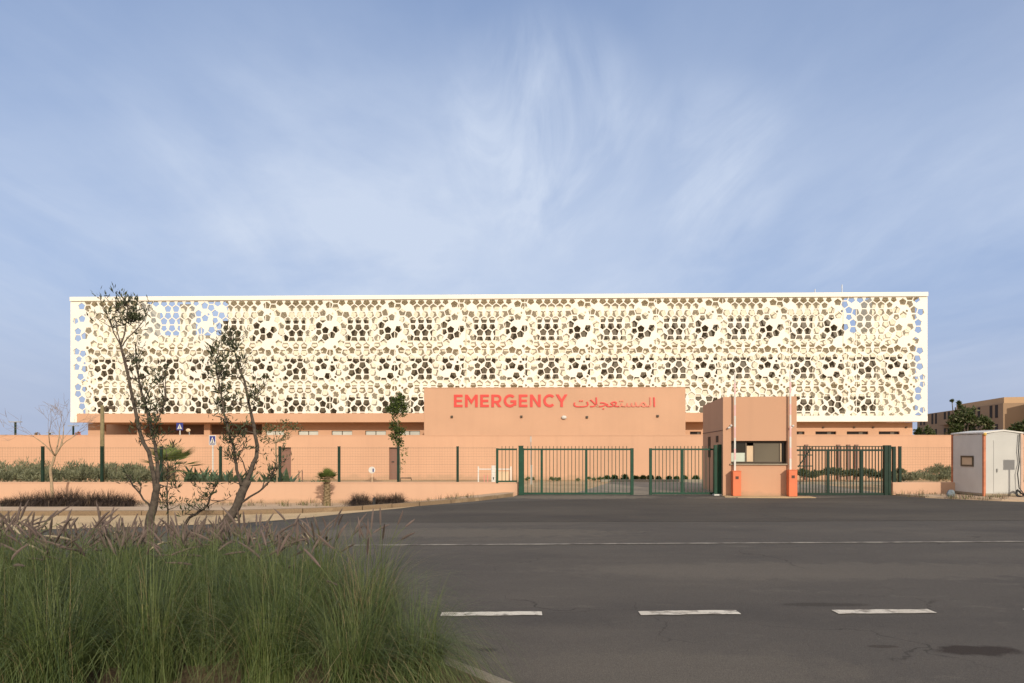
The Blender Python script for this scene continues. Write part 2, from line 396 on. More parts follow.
def pent(cx, cy, r, up):
    a0 = math.pi / 2 if up else -math.pi / 2
    return [(cx + r * math.cos(a0 + 2 * math.pi * k / 5), cy + r * math.sin(a0 + 2 * math.pi * k / 5)) for k in range(5)]
def sat(a, b):
    for P in (a, b):
        n = len(P)
        for i in range(n):
            ex, ey = P[(i + 1) % n][0] - P[i][0], P[(i + 1) % n][1] - P[i][1]
            nx, ny = ey, -ex
            pa = [x * nx + y * ny for x, y in a]; pb = [x * nx + y * ny for x, y in b]
            if max(pa) <= min(pb) + 1e-6 or max(pb) <= min(pa) + 1e-6: return False
    return True
PW = 31.65 * 2 * YH / F; PH = ZP1 - ZP0
def grow(seed):
    rnd = random.Random(seed)
    ri = .318; rc = ri / math.cos(math.pi / 5)
    cells = []; q = [(rnd.uniform(0, PW), PH * .5, True)]
    def ok(c, rr):
        P = pent(c[0], c[1], rr * .985, c[2])
        for d in cells:
            for sh in (-PW, 0, PW):
                if abs(d[0] + sh - c[0]) < 1.0 and abs(d[1] - c[1]) < 1.0 and sat(P, pent(d[0] + sh, d[1], d[3] * .985, d[2])): return False
        return True
    cells.append((*q[0], rc))
    while q:
        c = q.pop(0 if rnd.random() < .7 else rnd.randrange(len(q)))
        order = list(range(5)); rnd.shuffle(order)
        a0 = -math.pi / 2 if c[2] else math.pi / 2
        for k in order:
            a = a0 + 2 * math.pi * k / 5
            nx, ny = (c[0] + 2 * ri * math.cos(a)) % PW, c[1] + 2 * ri * math.sin(a)
            if not (-.2 < ny < PH + .2): continue
            cn = (nx, ny, not c[2])
            if ok(cn, rc): cells.append((*cn, rc)); q.append(cn)
    big = len(cells)
    for t in range(4000):
        s_ = rnd.choice((.62, .5, .4)); c = (rnd.uniform(0, PW), rnd.uniform(0, PH), rnd.random() < .5)
        if s_ > .45 and rnd.random() < .35: continue
        if ok(c, rc * s_): cells.append((*c, rc * s_))
    out = []
    for i, c in enumerate(cells):
        if i < big:
            if rnd.random() < .025: continue
            out.append((c[0], c[1], c[2], c[3] * rnd.choice((.875, .875, .875, .86, .74))))
        elif rnd.random() < .85: out.append((c[0], c[1], c[2], c[3] * .80))
    return out
cells = grow(5)
holes = []
k0 = int(XL / PW) - 1
for k in range(k0, k0 + 17):
    for (cx, cy, up, rr) in cells:
        P = pent(cx + k * PW, cy + ZP0, rr, up)
        xs = [p[0] for p in P]; zs = [p[1] for p in P]
        if min(xs) < XL + .16 or max(xs) > XR - .16: continue
        if min(zs) < ZP0 + .02:
            if max(zs) < ZP0 + .2: continue
            P = [(x, max(z, ZP0 + .02)) for x, z in P]
        if max(zs) > ZP1 - .02:
            if min(zs) > ZP1 - .2: continue
            P = [(x, min(z, ZP1 - .02)) for x, z in P]
        P2 = []
        for p in P:
            if not P2 or math.hypot(p[0] - P2[-1][0], p[1] - P2[-1][1]) > .01: P2.append(p)
        if math.hypot(P2[0][0] - P2[-1][0], P2[0][1] - P2[-1][1]) < .01: P2.pop()
        if len(P2) >= 3: holes.append(P2)
verts = [Vector((XL, ZP0)), Vector((XR, ZP0)), Vector((XR, ZP1)), Vector((XL, ZP1))]
faces = [[0, 1, 2, 3]]
for P in holes:
    k = len(verts); verts += [Vector(p) for p in P]; faces.append(list(range(k, k + len(P))))
ov, oe, of, _, _, orig = geometry.delaunay_2d_cdt(verts, [], faces, 0, 1e-5)
sm = MB(); TK = .065
nv = len(ov)
sm.v = [(v.x, 0.0, v.y) for v in ov] + [(v.x, TK, v.y) for v in ov]
bd = {}
for f, og in zip(of, orig):
    if set(og) != {0}: continue
    sm.f.append(tuple(f)); sm.m.append(0)
    sm.f.append(tuple(nv + i for i in reversed(f))); sm.m.append(0)
    for i in range(len(f)):
        a, b = f[i], f[(i + 1) % len(f)]
        if (b, a) in bd: del bd[(b, a)]
        else: bd[(a, b)] = 1
for (a, b) in bd: sm.f.append((b, a, nv + a, nv + b)); sm.m.append(0)
sm.build('perforated_screen', M_screen, hosp)
cp = MB(); cp.box(XL, XR, -.14, .6, ZP1 + .03, ZT); cp.build('coping', M_screen, hosp, bevel=.02)
bb = MB(); bb.box(XL, XR, -.04, .30, ZB, ZP0 - .012); bb.build('screen_base_band', M_screen, hosp, bevel=.02)
for p_ in (466, 843):
    g = MB(); g.box(HX(p_) - .018, HX(p_) + .018, -.006, -.001, ZP0, ZP1); g.build('panel_joint', M_sill, hosp)
# the block behind the screen
WB = 1.05
bx0, bx1 = HX(85.5, WB), HX(915, WB)
zf2, zf3 = HZ(382.6, .5), HZ(343.4, .5)
back = MB()
back.box(bx0, bx1, WB, 17, ZB + .2, zf3 + .2)                                  # floors one and two
def upper(a, b): back.box(HX(a, WB), HX(b, WB), WB, 16.9, zf3 + .2, ZP1 - .05)
upper(228, 842)
back.box(bx0, HX(142, WB), WB, 4.2, zf3 + .2, ZP1 - .05)
back.box(HX(180, WB), HX(191, WB), WB, 2.0, zf3 + .2, ZP1 - .05)
back.box(HX(872, WB), bx1, WB, 4.2, zf3 + .2, ZP1 - .05)
back.box(HX(142, WB), HX(180, WB), WB, WB + .25, zf3 + .2, zf3 + .95)         # terrace parapets
back.box(HX(191, WB), HX(228, WB), WB, WB + .25, zf3 + .2, zf3 + .95)
back.box(HX(842, WB), HX(872, WB), WB, WB + .25, zf3 + .2, zf3 + .95)
back.build('rear_wall', M_cream, hosp)
sl = MB()
for z, t in ((zf2, .46), (zf3, .46), (ZB + .12, .2)):
    sl.box(bx0 - .05, bx1 + .05, .34, WB - .003, z - t / 2, z + t / 2)
sl.build('walkway_slab', M_cream, hosp)
rf = MB(); rf.box(HX(228, WB), HX(842, WB), .62, 16.8, ZP1 - .045, ZP1 + .22)
rf.box(bx0 - .02, HX(142, WB) + .05, .62, 4.3, ZP1 - .045, ZP1 + .22); rf.box(HX(872, WB), bx1 + .02, .62, 4.3, ZP1 - .045, ZP1 + .22)
rf.build('roof', M_cream, hosp)
st = MB()
for k in range(14):                                                            # posts that carry the screen
    x = XL + .3 + (XR - XL - .6) * k / 13
    if k == 0:
        st.box(-.028, .028, TK + .004, TK + .10, ZB + .1, ZP1); so = st.build('screen_support', M_screen, hosp)
    else: so = copy_tree(so, hosp)
    so.location = (x, 0, 0)
# windows behind the screen: dark double windows
def win_mesh(w, h):
    f = MB(); t = .07
    f.box(-w / 2, w / 2, -.06, 0, h - t, h); f.box(-w / 2, w / 2, -.06, 0, 0, t)
    f.box(-w / 2, -w / 2 + t, -.06, 0, t, h - t); f.box(w / 2 - t, w / 2, -.06, 0, t, h - t); f.box(-.03, .03, -.06, 0, t, h - t)
    o = f.build('window', M_frame, hosp)
    p = MB(); p.box(-w / 2 + t, -.03, -.025, -.004, t, h - t); p.box(.03, w / 2 - t, -.025, -.004, t, h - t)
    p.build('pane', M_glassw, o)
    return o
rows = [(HZ(413.5, WB), HZ(397, WB), 105 - 31.65 * 0, 895), (HZ(378.5, WB), HZ(358.3, WB), 105, 905), (HZ(340, WB) + .02, HZ(319.6, WB), 231, 840)]
for (z0, z1, pa, pb) in rows:
    proto = win_mesh(1.92, z1 - z0); first = True; p = 295 - 31.65 * 8
    while p < pb:
        if p >= pa - 2:
            o = proto if first else copy_tree(proto, hosp)
            first = False
            o.location = (HX(p, WB), WB - .004, z0)
        p += 31.65
# ground floor
GY = 1.25
zc0, zc1 = HZ(422, -.4), HZ(413, -.4)
cn = MB(); a, b = HX(77, -.4), HX(713, -.4)
cn.mi = 0
cn.v += []
cn.prism([(a, -.42), (b, -.42), (b, -.05), (a + .42, -.05)], zc0, zc1)
cn.box(a + .42, b, -.046, GY + 5.2, zc0 + .002, ZB - .004)
cn.build('canopy', M_block, hosp, bevel=.015)
def gf_wall(name, pa, pb, slots, z0, z1, y=GY, depth=.35, m=M_block):
    """wall from column pa to pb with window slots (px0, px1, z0, z1)"""
    mb = MB(); cur = HX(pa, y)
    zs0, zs1 = slots[0][2], slots[0][3]
    end = HX(pb, y)
    mb.box(cur, end, y, y + depth, z0, zs0); mb.box(cur, end, y, y + depth, zs1, z1)
    for (p0, p1, _, _) in slots:
        x0, x1 = HX(p0, y), HX(p1, y)
        if x0 > cur: mb.box(cur, x0, y, y + depth, zs0, zs1)
        cur = x1
    if cur < end: mb.box(cur, end, y, y + depth, zs0, zs1)
    return mb.build(name, m, hosp)
ztop = zc0 - .001
zg0, zg1 = HZ(434.5, GY), HZ(424.0, GY)
gf_wall('gallery_wall', 88, 264, [(104, 137, zg0, zg1), (143, 204, zg0, zg1), (210, 262, zg0, zg1)], 0, ztop, m=M_block)
gb = MB(); gb.box(HX(90, 5), HX(266, 5), 5.0, 5.2, 0, ztop); gb.build('gallery_back_wall', M_wall, hosp)
zw0, zw1 = HZ(435.8, GY), HZ(430.6, GY)
wl = [(262 + 33.5 * k + 1.5, 262 + 33.5 * k + 21.5, zw0, zw1) for k in range(0, 5)]
gf_wall('ground_floor_wall', 264.05, 440, [(265.5, 284, zw0, zw1)] + [(298, 318.3, zw0, zw1), (331.5, 352.2, zw0, zw1), (365.2, 386, zw0, zw1), (399, 420, zw0, zw1)], 0, ztop)
for (p0, p1) in ((265.5, 284), (298, 318.3), (331.5, 352.2), (365.2, 386), (399, 420)):
    x0, x1 = HX(p0, GY), HX(p1, GY)
    f = MB(); yy = GY + .14
    f.box(x0, x1, yy, yy + .08, zw1 - .05, zw1); f.box(x0, x1, yy, yy + .08, zw0, zw0 + .05); f.box((x0 + x1) / 2 - .04, (x0 + x1) / 2 + .04, yy, yy + .08, zw0 + .05, zw1 - .05)
    f.box(x0, x0 + .05, yy, yy + .08, zw0 + .05, zw1 - .05); f.box(x1 - .05, x1, yy, yy + .08, zw0 + .05, zw1 - .05)
    w = f.build('window', M_frame, hosp)
    g = MB(); g.box(x0 + .05, (x0 + x1) / 2 - .04, yy + .02, yy + .05, zw0 + .05, zw1 - .05); g.box((x0 + x1) / 2 + .04, x1 - .05, yy + .02, yy + .05, zw0 + .05, zw1 - .05)
    g.build('pane', M_glass_pale, w)
zr0, zr1 = HZ(434.4, GY, 850), HZ(431.4, GY, 850)
sr = [(690, 701, zr0, zr1), (790, 804.5, zr0, zr1), (815.5, 836.2, zr0, zr1), (846.8, 868.2, zr0, zr1), (878.8, 899.5, zr0, zr1)]
gf_wall('ground_floor_wall', 680, 912.5, sr, 0, ZB - .01)
for (p0, p1, _, _) in sr:
    x0, x1 = HX(p0, GY), HX(p1, GY)
    g = MB(); g.box(x0, x1, GY + .22, GY + .26, zr0, zr1); w = g.build('window', M_slot, hosp)
    d = MB(); xm = (x0 + x1) / 2 + .2; d.box(xm, xm + .35, GY + .19, GY + .217, zr0, zr1); d.build('pane', M_frame, w)
sf = MB(); sf.box(HX(712.5, .3), bx1, .302, GY - .003, ZB + .004, ZB + .2); sf.build('soffit', M_cream, hosp)
for p in (823, 854, 873, 906):
    g = MB(); g.box(-.08, .08, -.12, 0, -.06, .06); g.box(-.04, .04, -.16, -.121, -.03, .03)
    o = g.build('wall_lamp', M_frame, hosp); o.location = (HX(p, GY), GY - .002, HZ(427.4, GY, 850))
core = MB(); core.box(HX(95, 6), HX(905, 6), 6, 16.5, 0, ZB + .19); core.build('ground_floor_core', M_wall, hosp)
for p, h in ((815, .8), (842, 1.2), (515, .35), (622, .5)):
    g = MB(); g.tube([(HX(p, 2), 2, ZT - .3), (HX(p, 2), 2, ZT + h)], .04, 5); g.build('antenna', M_metal, hosp)

# ================================================================ EMERGENCY BLOCK
EB = -14.0
blk = thing('entrance_block', 'plain salmon block with red EMERGENCY lettering standing in front of the cream screen', 'building', (0, YH, 0), -TH)
ex0, ex1 = HX(424, EB), HX(685.5, EB)
ez = HZ(388.2, EB)
m = MB(); m.box(ex0, ex1, EB, -.6, 0, ez); m.build('wall', M_block, blk, bevel=.02)
m = MB(); m.box(ex0 - .01, ex1 + .01, EB - .012, EB + .3, ez + .002, ez + .06); m.build('coping', M_block, blk)
for p, q in ((452, 416.6), (521.5, 416.6), (587, 417.2), (657.6, 416.2)):
    g = MB(); g.box(-.075, .075, -.12, 0, -.075, .075); g.box(-.035, .035, -.17, -.122, -.04, .04)
    o = g.build('wall_lamp', M_frame, blk); o.location = (HX(p, EB), EB - .003, HZ(q, EB))
g = MB(); g.blob((0, -.1, 0), .19, 10, 6, (1, .6, .7)); g.box(-.1, .1, -.06, 0, -.08, .08)
o = g.build('alarm_lamp', M_white, blk, True); o.location = (HX(564, EB), EB - .003, HZ(417.5, EB)); o['label'] = 'white rounded alarm lamp'

def text_mesh(body, name, m, offset=0.0, extrude=.03):
    cu = bpy.data.curves.new(name, 'FONT'); cu.body = body; cu.size = 1; cu.extrude = extrude; cu.offset = offset; cu.resolution_u = 4
    t = bpy.data.objects.new(name + '_source', cu); C.objects.link(t)
    dg = bpy.context.evaluated_depsgraph_get(); dg.update()
    me = bpy.data.meshes.new_from_object(t.evaluated_get(dg)); me.name = name
    bpy.data.objects.remove(t); me.materials.clear(); me.materials.append(m)
    return me
def fit_text(me, x0, x1, z0, z1, y, parent, name, depth=.05):
    xs = [v.co.x for v in me.vertices]; ys = [v.co.y for v in me.vertices]; zs = [v.co.z for v in me.vertices]
    ax, bx_, ay, by_ = min(xs), max(xs), min(ys), max(ys); dz = max(zs) - min(zs) or 1
    for v in me.vertices:
        u = (v.co.x - ax) / (bx_ - ax); w = (v.co.y - ay) / (by_ - ay); d = (v.co.z - min(zs)) / dz
        v.co = (x0 + (x1 - x0) * u, y - d * depth, z0 + (z1 - z0) * w)
    o = bpy.data.objects.new(name, me); C.objects.link(o); o.parent = parent
    return o
sign = thing('wall_sign', 'raised red letters reading EMERGENCY with Arabic script beside them on the salmon block', 'sign', (0, YH, 0), -TH)
LY = EB - .012
def letter_mesh():
    """bold geometric capitals, 1 unit tall; returns prisms in x-z"""
    mb = MB(); S = .205
    def poly(p): mb.prism(p, 0, .05 + .0009 * (len(mb.f) % 37))
    def bar(x0, z0, x1, z1): poly([(x0, z0), (x1, z0), (x1, z1), (x0, z1)])
    def arc(cx, cz, ro, ri, a0, a1, sq=1.0, n=18):
        for i in range(n):
            t0, t1 = R(a0 + (a1 - a0) * i / n), R(a0 + (a1 - a0) * (i + 1) / n)
            poly([(cx + sq * ri * math.cos(t0), cz + ri * math.sin(t0)), (cx + sq * ro * math.cos(t0), cz + ro * math.sin(t0)), (cx + sq * ro * math.cos(t1), cz + ro * math.sin(t1)), (cx + sq * ri * math.cos(t1), cz + ri * math.sin(t1))])
    def slant(xa, xb, w, z0=0.0, z1=1.0): poly([(xa, z0), (xa + w, z0), (xb + w, z1), (xb, z1)])
    def E(x):
        w = .68; bar(x, 0, x + S, 1); bar(x + S, 0, x + w, S * .93); bar(x + S, 1 - S * .93, x + w, 1); bar(x + S, .5 - S * .45, x + w * .93, .5 + S * .45); return w
    def M(x):
        w = 1.0; bar(x, 0, x + S, 1); bar(x + w - S, 0, x + w, 1)
        poly([(x + S, .70), (x + w / 2, .22), (x + w / 2, .58), (x + S, 1)]); poly([(x + w / 2, .22), (x + w - S, .70), (x + w - S, 1), (x + w / 2, .58)]); return w
    def Rr(x):
        w = .78; bar(x, 0, x + S, 1); bar(x + S, 1 - S * .9, x + .45, 1); bar(x + S, .32, x + .45, .32 + S * .9)
        arc(x + .45, .66, .34, .34 - S * .9, -90, 90); poly([(x + w - .24, 0), (x + w + .02, 0), (x + .55, .34), (x + .31, .34)]); return w
    def G(x):
        w = .98; arc(x + w / 2, .5, .52, .52 - S, 45, 322, .96, 30); bar(x + .52, .36, x + w, .36 + S * .9); bar(x + w - S, .14, x + w, .36); return w
    def N(x):
        w = .84; bar(x, 0, x + S, 1); bar(x + w - S, 0, x + w, 1); poly([(x + S, .68), (x + w - S, 0), (x + w - S, .32), (x + S, 1)]); return w
    def Cc(x):
        w = .90; arc(x + .5, .5, .52, .52 - S, 45, 315, .96, 28); return w
    def Y(x):
        w = .92; bar(x + w / 2 - S / 2, 0, x + w / 2 + S / 2, .40)
        poly([(x + w / 2 - S / 2, .40), (x + w / 2 + .0, .40), (x + w / 2, .62), (x + .235, 1), (x, 1)]); poly([(x + w / 2, .40), (x + w / 2 + S / 2, .40), (x + w, 1), (x + w - .235, 1), (x + w / 2, .62)]); return w
    x = 0
    for f_ in (E, M, E, Rr, G, E, N, Cc, Y): x += f_(x) + (.20 if f_ not in (Cc,) else .08)
    me = bpy.data.meshes.new('latin_lettering'); me.from_pydata(mb.v, [], mb.f); me.materials.append(M_red)
    return me
fit_text(letter_mesh(), HX(454, EB), HX(567.5, EB), HZ(407.3, EB), HZ(394.3, EB), LY, sign, 'latin_lettering')
AR = 'ﺕﻼﺠﻌﺘﺴﻤﻟﺍ'
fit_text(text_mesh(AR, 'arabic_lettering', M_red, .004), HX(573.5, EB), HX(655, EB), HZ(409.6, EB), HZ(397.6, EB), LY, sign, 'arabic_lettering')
ao = bpy.data.objects['arabic_lettering']; am = ao.data; am.materials.append(mat('red_paint_with_glare', (.66, .20, .13), .5, .08, 1))  # glare on the glossy letters, put into a paler red
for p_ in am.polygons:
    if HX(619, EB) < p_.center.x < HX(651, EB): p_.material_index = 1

# ================================================================ COMPOUND WALL
YW = 39.0
zw = Z(435.8, YW)
cw = thing('compound_wall', 'long salmon compound wall running behind the fence and gates', 'wall', (0, YW, 0))
m = MB()
def XW(p): return X(p, YW)
cur = XW(-120)
for (p0, p1) in ((279.5, 291), (389, 397.5)):
    zd = Z(447.3, YW)
    m.box(cur, XW(p0), 0, .3, 0, zw)
    m.box(XW(p0), XW(p1), 0, .3, zd, zw)
    cur = XW(p1)
m.box(cur, XW(1200), 0, .3, 0, zw)
m.build('wall', M_wall, cw)
m = MB(); m.box(XW(-120), XW(1200), -.02, .32, zw + .002, zw + .05); m.build('coping', M_wall, cw)
for (p0, p1) in ((279.5, 291), (389, 397.5)):
    d = MB(); d.box(XW(p0), XW(p1), .22, .26, 0, zd); dd = d.build('door', M_door, cw)
    h = MB(); h.box(XW(p0) + .12, XW(p0) + .26, .17, .217, 1.0, 1.05); h.build('handle', M_black, dd)
for p in (806, 838, 848, 856):       # shallow piers on the wall by the right gate
    d = MB(); d.box(XW(p) - .09, XW(p) + .09, -.1, -.003, 0, zw - .5); d.build('pier', M_door, cw)

# ================================================================ LOW WALL AND FENCE
YL = 25.8
lw = thing('low_wall', 'low salmon wall carrying the mesh fence left of the gates', 'wall', (0, YL, 0))
zl = Z(483, YL)
m = MB(); m.box(X(-130, YL), X(520, YL), -.02, .18, -.42, zl); m.build('wall', M_low, lw, bevel=.01)
m = MB(); m.box(X(-130, YL), X(520, YL) + .012, -.035, .195, zl + .002, zl + .035); m.build('coping', M_low, lw, bevel=.006)
rw = thing('low_wall', 'short low salmon wall between the right gate and the white cabin', 'wall', (0, YL, 0))
m = MB(); m.box(X(892.5, YL), X(1120, YL), -.02, .18, 0, Z(482.3, YL)); m.build('wall', M_low, rw, bevel=.01)

def fence(name, label, pxs, x0, x1, zb, zt):
    f = thing(name, label, 'fence', (0, YL + .08, 0))
    for p in pxs:
        g = MB(); x = X(p, YL); g.box(x - .045, x + .045, -.04, .04, zb, zt); g.box(x - .05, x + .05, -.045, .045, zt + .001, zt + .02)
        g.build('post', M_dgreen, f)
    g = MB(); z = zb + .06
    k = 0
    while z < zt - .02:
        r = .0014 if k % 3 else .0026
        g.box(x0, x1, .044, .044 + 2 * r, z - r, z + r); z += .1; k += 1
    g.box(x0, x1, .044, .052, zt - .03, zt - .024)
    x = x0
    while x < x1:
        g.box(x - .001, x + .001, .0585, .0605, zb + .05, zt); x += .1
    g.build('mesh_panel', M_wire, f)
    return f
sp = 59.45
fence('mesh_fence', 'dark green wire mesh fence on the left low wall', [41.3 + sp * k for k in range(-3, 8)], X(-130, YL), X(496, YL), zl + .036, Z(446.8, YL))
fence('mesh_fence', 'dark green wire mesh fence beside the white cabin', [901, 960, 1019], X(899, YL), X(1110, YL), Z(482.3, YL), Z(446.8, YL))

# ================================================================ GATES
def bars(g, x0, x1, z0, z1, step, t):
    n = max(1, round((x1 - x0) / step))
    for i in range(1, n): 
        x = x0 + (x1 - x0) * i / n
        g.box(x - t / 2, x + t / 2, -t / 2, t / 2, z0, z1)
def gate(name, label, p0, p1, mull, lpw, rpw, ztop_px, zbot_px, spikes, mt, step=.14, Y=YL, bt=.022, endpost=True):
    g0 = thing(name, label, 'gate', (0, Y, 0))
    x0, x1, zt, zb = X(p0, Y), X(p1, Y), Z(ztop_px, Y), Z(zbot_px, Y)
    f = MB()
    f.box(x0 + lpw, x1 - rpw, -.03, .03, zt - .045, zt + .02); f.box(x0 + lpw, x1 - rpw, -.03, .03, zb, zb + .07)
    for p in mull: f.box(X(p, Y) - .045, X(p, Y) + .045, -.028, .028, zb + .07, zt - .045)
    f.build('frame', mt, g0)
    for (a, b) in ((x0, x0 + lpw), (x1 - rpw, x1)):
        q = MB(); q.box(a, b, -.045, .045, zb - .03, zt + .03); q.build('end_post', mt, g0, bevel=.006)
    b = MB(); bars(b, x0 + lpw, x1 - rpw, zb + .07, zt - .045, step, bt)
    if spikes: 
        n = max(1, round((x1 - x0 - lpw - rpw) / step))
        for i in range(1, n):
            x = x0 + lpw + (x1 - x0 - lpw - rpw) * i / n
            b.prism([(x - bt / 2, -bt / 2), (x + bt / 2, -bt / 2), (x + bt / 2, bt / 2), (x - bt / 2, bt / 2)], zt + .021, zt + .11)
    b.build('bar_infill', mt, g0)
    return g0, x0, x1, zt, zb
# small fixed panel on the low wall end, then the tall post
sp_, *_ = gate('fence_panel', 'narrow green barred panel on the end of the left low wall', 496, 517, [], .09, .02, 449, 482.4, True, M_green)
gp = thing('gate_post', 'thick dark green gate post at the end of the left low wall', 'post', (X(518.5, YL) + .09, YL - .12, 0))
m = MB(); m.box(-.09, .09, -.06, .06, 0, Z(446.5, YL)); m.build('shaft', M_green, gp, bevel=.008)
m = MB(); m.box(-.10, .10, -.07, .07, Z(446.5, YL) + .001, Z(446.5, YL) + .03); m.build('cap', M_green, gp)
ga, *_ = gate('sliding_gate', 'wide green barred gate closing the left entrance', 522.5, 633.5, [541.7, 586.2], .06, .12, 449, 494.4, True, M_green)
gr, x0, x1, zt, zb = gate('sliding_gate', 'green barred gate standing left of the guardhouse', 649.2, 714, [682.3], .10, .03, 449, 494.2, True, M_green)
gp2 = thing('gate_post', 'thick green gate post with a white foot beside the guardhouse', 'post', (X(717.8, YL - .25), YL - .25, 0))
m = MB(); m.box(-.15, -.03, -.06, .06, .06, Z(445, YL)); m.box(.0, .15, -.08, .06, .06, Z(444.4, YL)); m.build('shaft', M_green, gp2, bevel=.008)
m = MB(); m.box(-.17, .17, -.14, .1, 0, .055); m.build('foot', M_white, gp2)
# right gate: dark double leaf
YG = 25.7
rg = thing('barred_gate', 'dark green barred gate right of the guardhouse with a diagonal brace', 'gate', (0, YG, 0))
x0, x1, zt, zb = X(797, YG), X(891, YG), Z(446, YG), Z(495, YG)
f = MB()
f.box(x0, x1, -.03, .03, zt - .03, zt + .0); f.box(x0, x1, -.03, .03, Z(449.8, YG) - .05, Z(449.8, YG) + .02); f.box(x0, x1, -.03, .03, zb, zb + .08)
for p in (828, 861.5): f.box(X(p, YG) - .05, X(p, YG) + .05, -.034, .034, zb + .08, Z(449.8, YG) - .05)
f.build('frame', M_dgreen, rg)
f = MB(); f.tube([(x0 + .02, -.06, Z(467, YG)), (X(811, YG), -.06, Z(447.5, YG))], .022, 6); f.box(x0, X(812, YG), -.075, -.045, Z(455, YG) - .02, Z(455, YG) + .02); f.box(x0, X(812, YG), -.075, -.045, Z(466, YG) - .02, Z(466, YG) + .02)
f.build('brace', M_dgreen, rg)
b = MB(); bars(b, x0, x1, zb + .08, zt - .03, .118, .030); b.build('bar_infill', M_dgreen, rg)
for (p, w) in ((885.5, .075), (889.0, .05)):
    q = MB(); q.box(X(p, YG) - w, X(p, YG) + w, -.07, .07, zb - .02, zt + .03); q.build('end_post', M_dgreen, rg, bevel=.008)
gp3 = thing('gate_post', 'thin dark green post at the start of the right low wall', 'post', (X(895.3, YL), YL + .1, 0))
m = MB(); m.box(-.055, .055, -.05, .05, 0, Z(446.5, YL)); m.build('shaft', M_dgreen, gp3); m = MB(); m.box(-.30, -.06, -.02, .02, Z(449, YL), Z(446.5, YL)); m.build('latch_bar', M_dgreen, gp3)

# ================================================================ GUARDHOUSE
GR = R(-7.5)
gh = thing('guardhouse', 'salmon gatekeeper house with a wide dark window between the gates', 'building', (7.785, 25.2, 0), GR)
GW, GD, GH = 2.60, 5.05, 3.655
def gx(px):   # along the rotated front
    s = (px - CX) / F; c, sn = math.cos(GR), math.sin(GR)
    return (s * 25.2 - 7.785) / (c - s * sn)
wz0, wz1 = Z(463.6, 25.0), Z(440.8, 25.0)
wx0, wx1 = gx(731.2), gx(787.5)
m = MB()
t = .28
m.box(0, wx0, 0, t, 0, GH); m.box(wx1, GW, 0, t, 0, GH); m.box(wx0, wx1, 0, t, 0, wz0); m.box(wx0, wx1, 0, t, wz1, GH)
m.box(0, t, t, GD, 0, GH); m.box(GW - t, GW, t, GD, 0, GH); m.box(t, GW - t, GD - t, GD, 0, GH)
m.build('wall', M_guard, gh)
m = MB(); m.box(t, GW - t, t, GD - t, GH - .5, GH - .3); m.build('roof', M_conc, gh)
m = MB(); m.box(t, GW - t, t, GD - t, .02, .1); m.build('floor_slab', M_conc, gh)
wf = MB(); yy = .2
wf.box(wx0, wx1, yy, yy + .05, wz1 - .06, wz1); wf.box(wx0, wx1, yy, yy + .05, wz0 + .03, wz0 + .07)
for p in (747.2, 755.3, 781.5): wf.box(gx(p) - .025, gx(p) + .025, yy, yy + .05, wz0 + .07, wz1 - .06)
wn = wf.build('window', M_frame, gh)
def pane(name, a, b, z0, z1, mt, y=yy + .02):
    q = MB(); q.box(gx(a), gx(b), y, y + .012, z0, z1); return q.build(name, mt, wn)
pane('blind', 731.5, 746.8, wz0 + .07, Z(452.8, 25), M_paleg, yy + .035)
pane('pane', 731.4, 746.9, Z(452.7, 25), wz1 - .06, M_glass)
pane('board', 748.0, 755.0, wz0 + .07, Z(445.8, 25), M_beige)
pane('pane', 755.9, 781.0, wz0 + .07, wz1 - .06, M_glassw)
pane('pane', 782.6, 787.3, wz0 + .07, wz1 - .06, M_glass)
pane('board', 781.8, 782.7, wz0 + .07, wz1 - .1, M_beige, yy - .01)
m = MB(); m.box(wx0 - .05, wx1 + .02, -.07, .25, wz0 - .05, wz0 + .0); m.build('sill', M_sill, gh, bevel=.006)
m = MB(); m.box(-.02, .0 - .002, 1.0, 1.5, 2.0, 2.25); m.build('vent', M_slot, gh)
m = MB(); m.box(-.02, .0 - .002, 2.9, 3.5, 1.4, 2.25); m.build('vent', M_slot, gh)
m = MB(); m.box(-.012, -.001, .05, GD, 2.42, 2.44); m.build('joint_strip', M_dark, gh)
def spot(px, z):
    q = MB(); q.box(-.015, .015, -.06, 0, -.012, .012); q.tube([(-.01, -.055, .015), (-.09, -.11, -.03)], [.03, .035], 8); o = q.build('floodlight', M_white, gh)
    q2 = MB(); q2.blob((.03, -.06, .07), .045, 8, 6); q2.build('bulb', M_white, o, True)
    o.location = (gx(px), -.002, z); return o
spot(730.0, Z(427.5, 25.1)); spot(791.6, Z(428, 25.0))
pl = MB(); pl.box(-.05, GW + .45, -.75, -.002, 0, .03); pl.box(.35, GW - .25, -.9, -.752, 0, .025); tag(pl.build('plinth', G_gutter, gh))

def barrier(label, pcx, Y, mast_top, py_box):
    b = thing('barrier_post', label, 'barrier', (X(pcx, Y), Y, 0), GR)
    zb = Z(py_box, Y)
    q = MB(); q.box(-.145, .145, -.17, .17, .03, zb); body = q.build('cabinet', M_orange, b, bevel=.012)
    q = MB(); q.box(-.16, .16, -.185, .185, 0, .03); q.build('base', M_conc, b)
    q = MB(); q.box(-.155, .155, -.18, .18, zb + .001, zb + .03); q.build('lid', M_orange, b, bevel=.008)
    q = MB(); q.box(-.055, .055, -.177, -.171, zb - .27, zb - .17); q.build('emblem', M_dark, body)
    zt = Z(mast_top, Y); ax = -.03
    n = 9; z0 = zb + .032
    q = MB()
    for i in range(n):
        a, c = z0 + (zt - z0) * i / n, z0 + (zt - z0) * (i + 1) / n
        q.mi = i % 2
        w0 = .032 - .008 * i / n
        q.box(ax - w0, ax + w0, .06, .06 + 2 * w0, a, c - .0005)
    q.build('boom', [M_white, mat('faded_red_band', (.66, .42, .40), .5, .1, 3)], b)
    return b
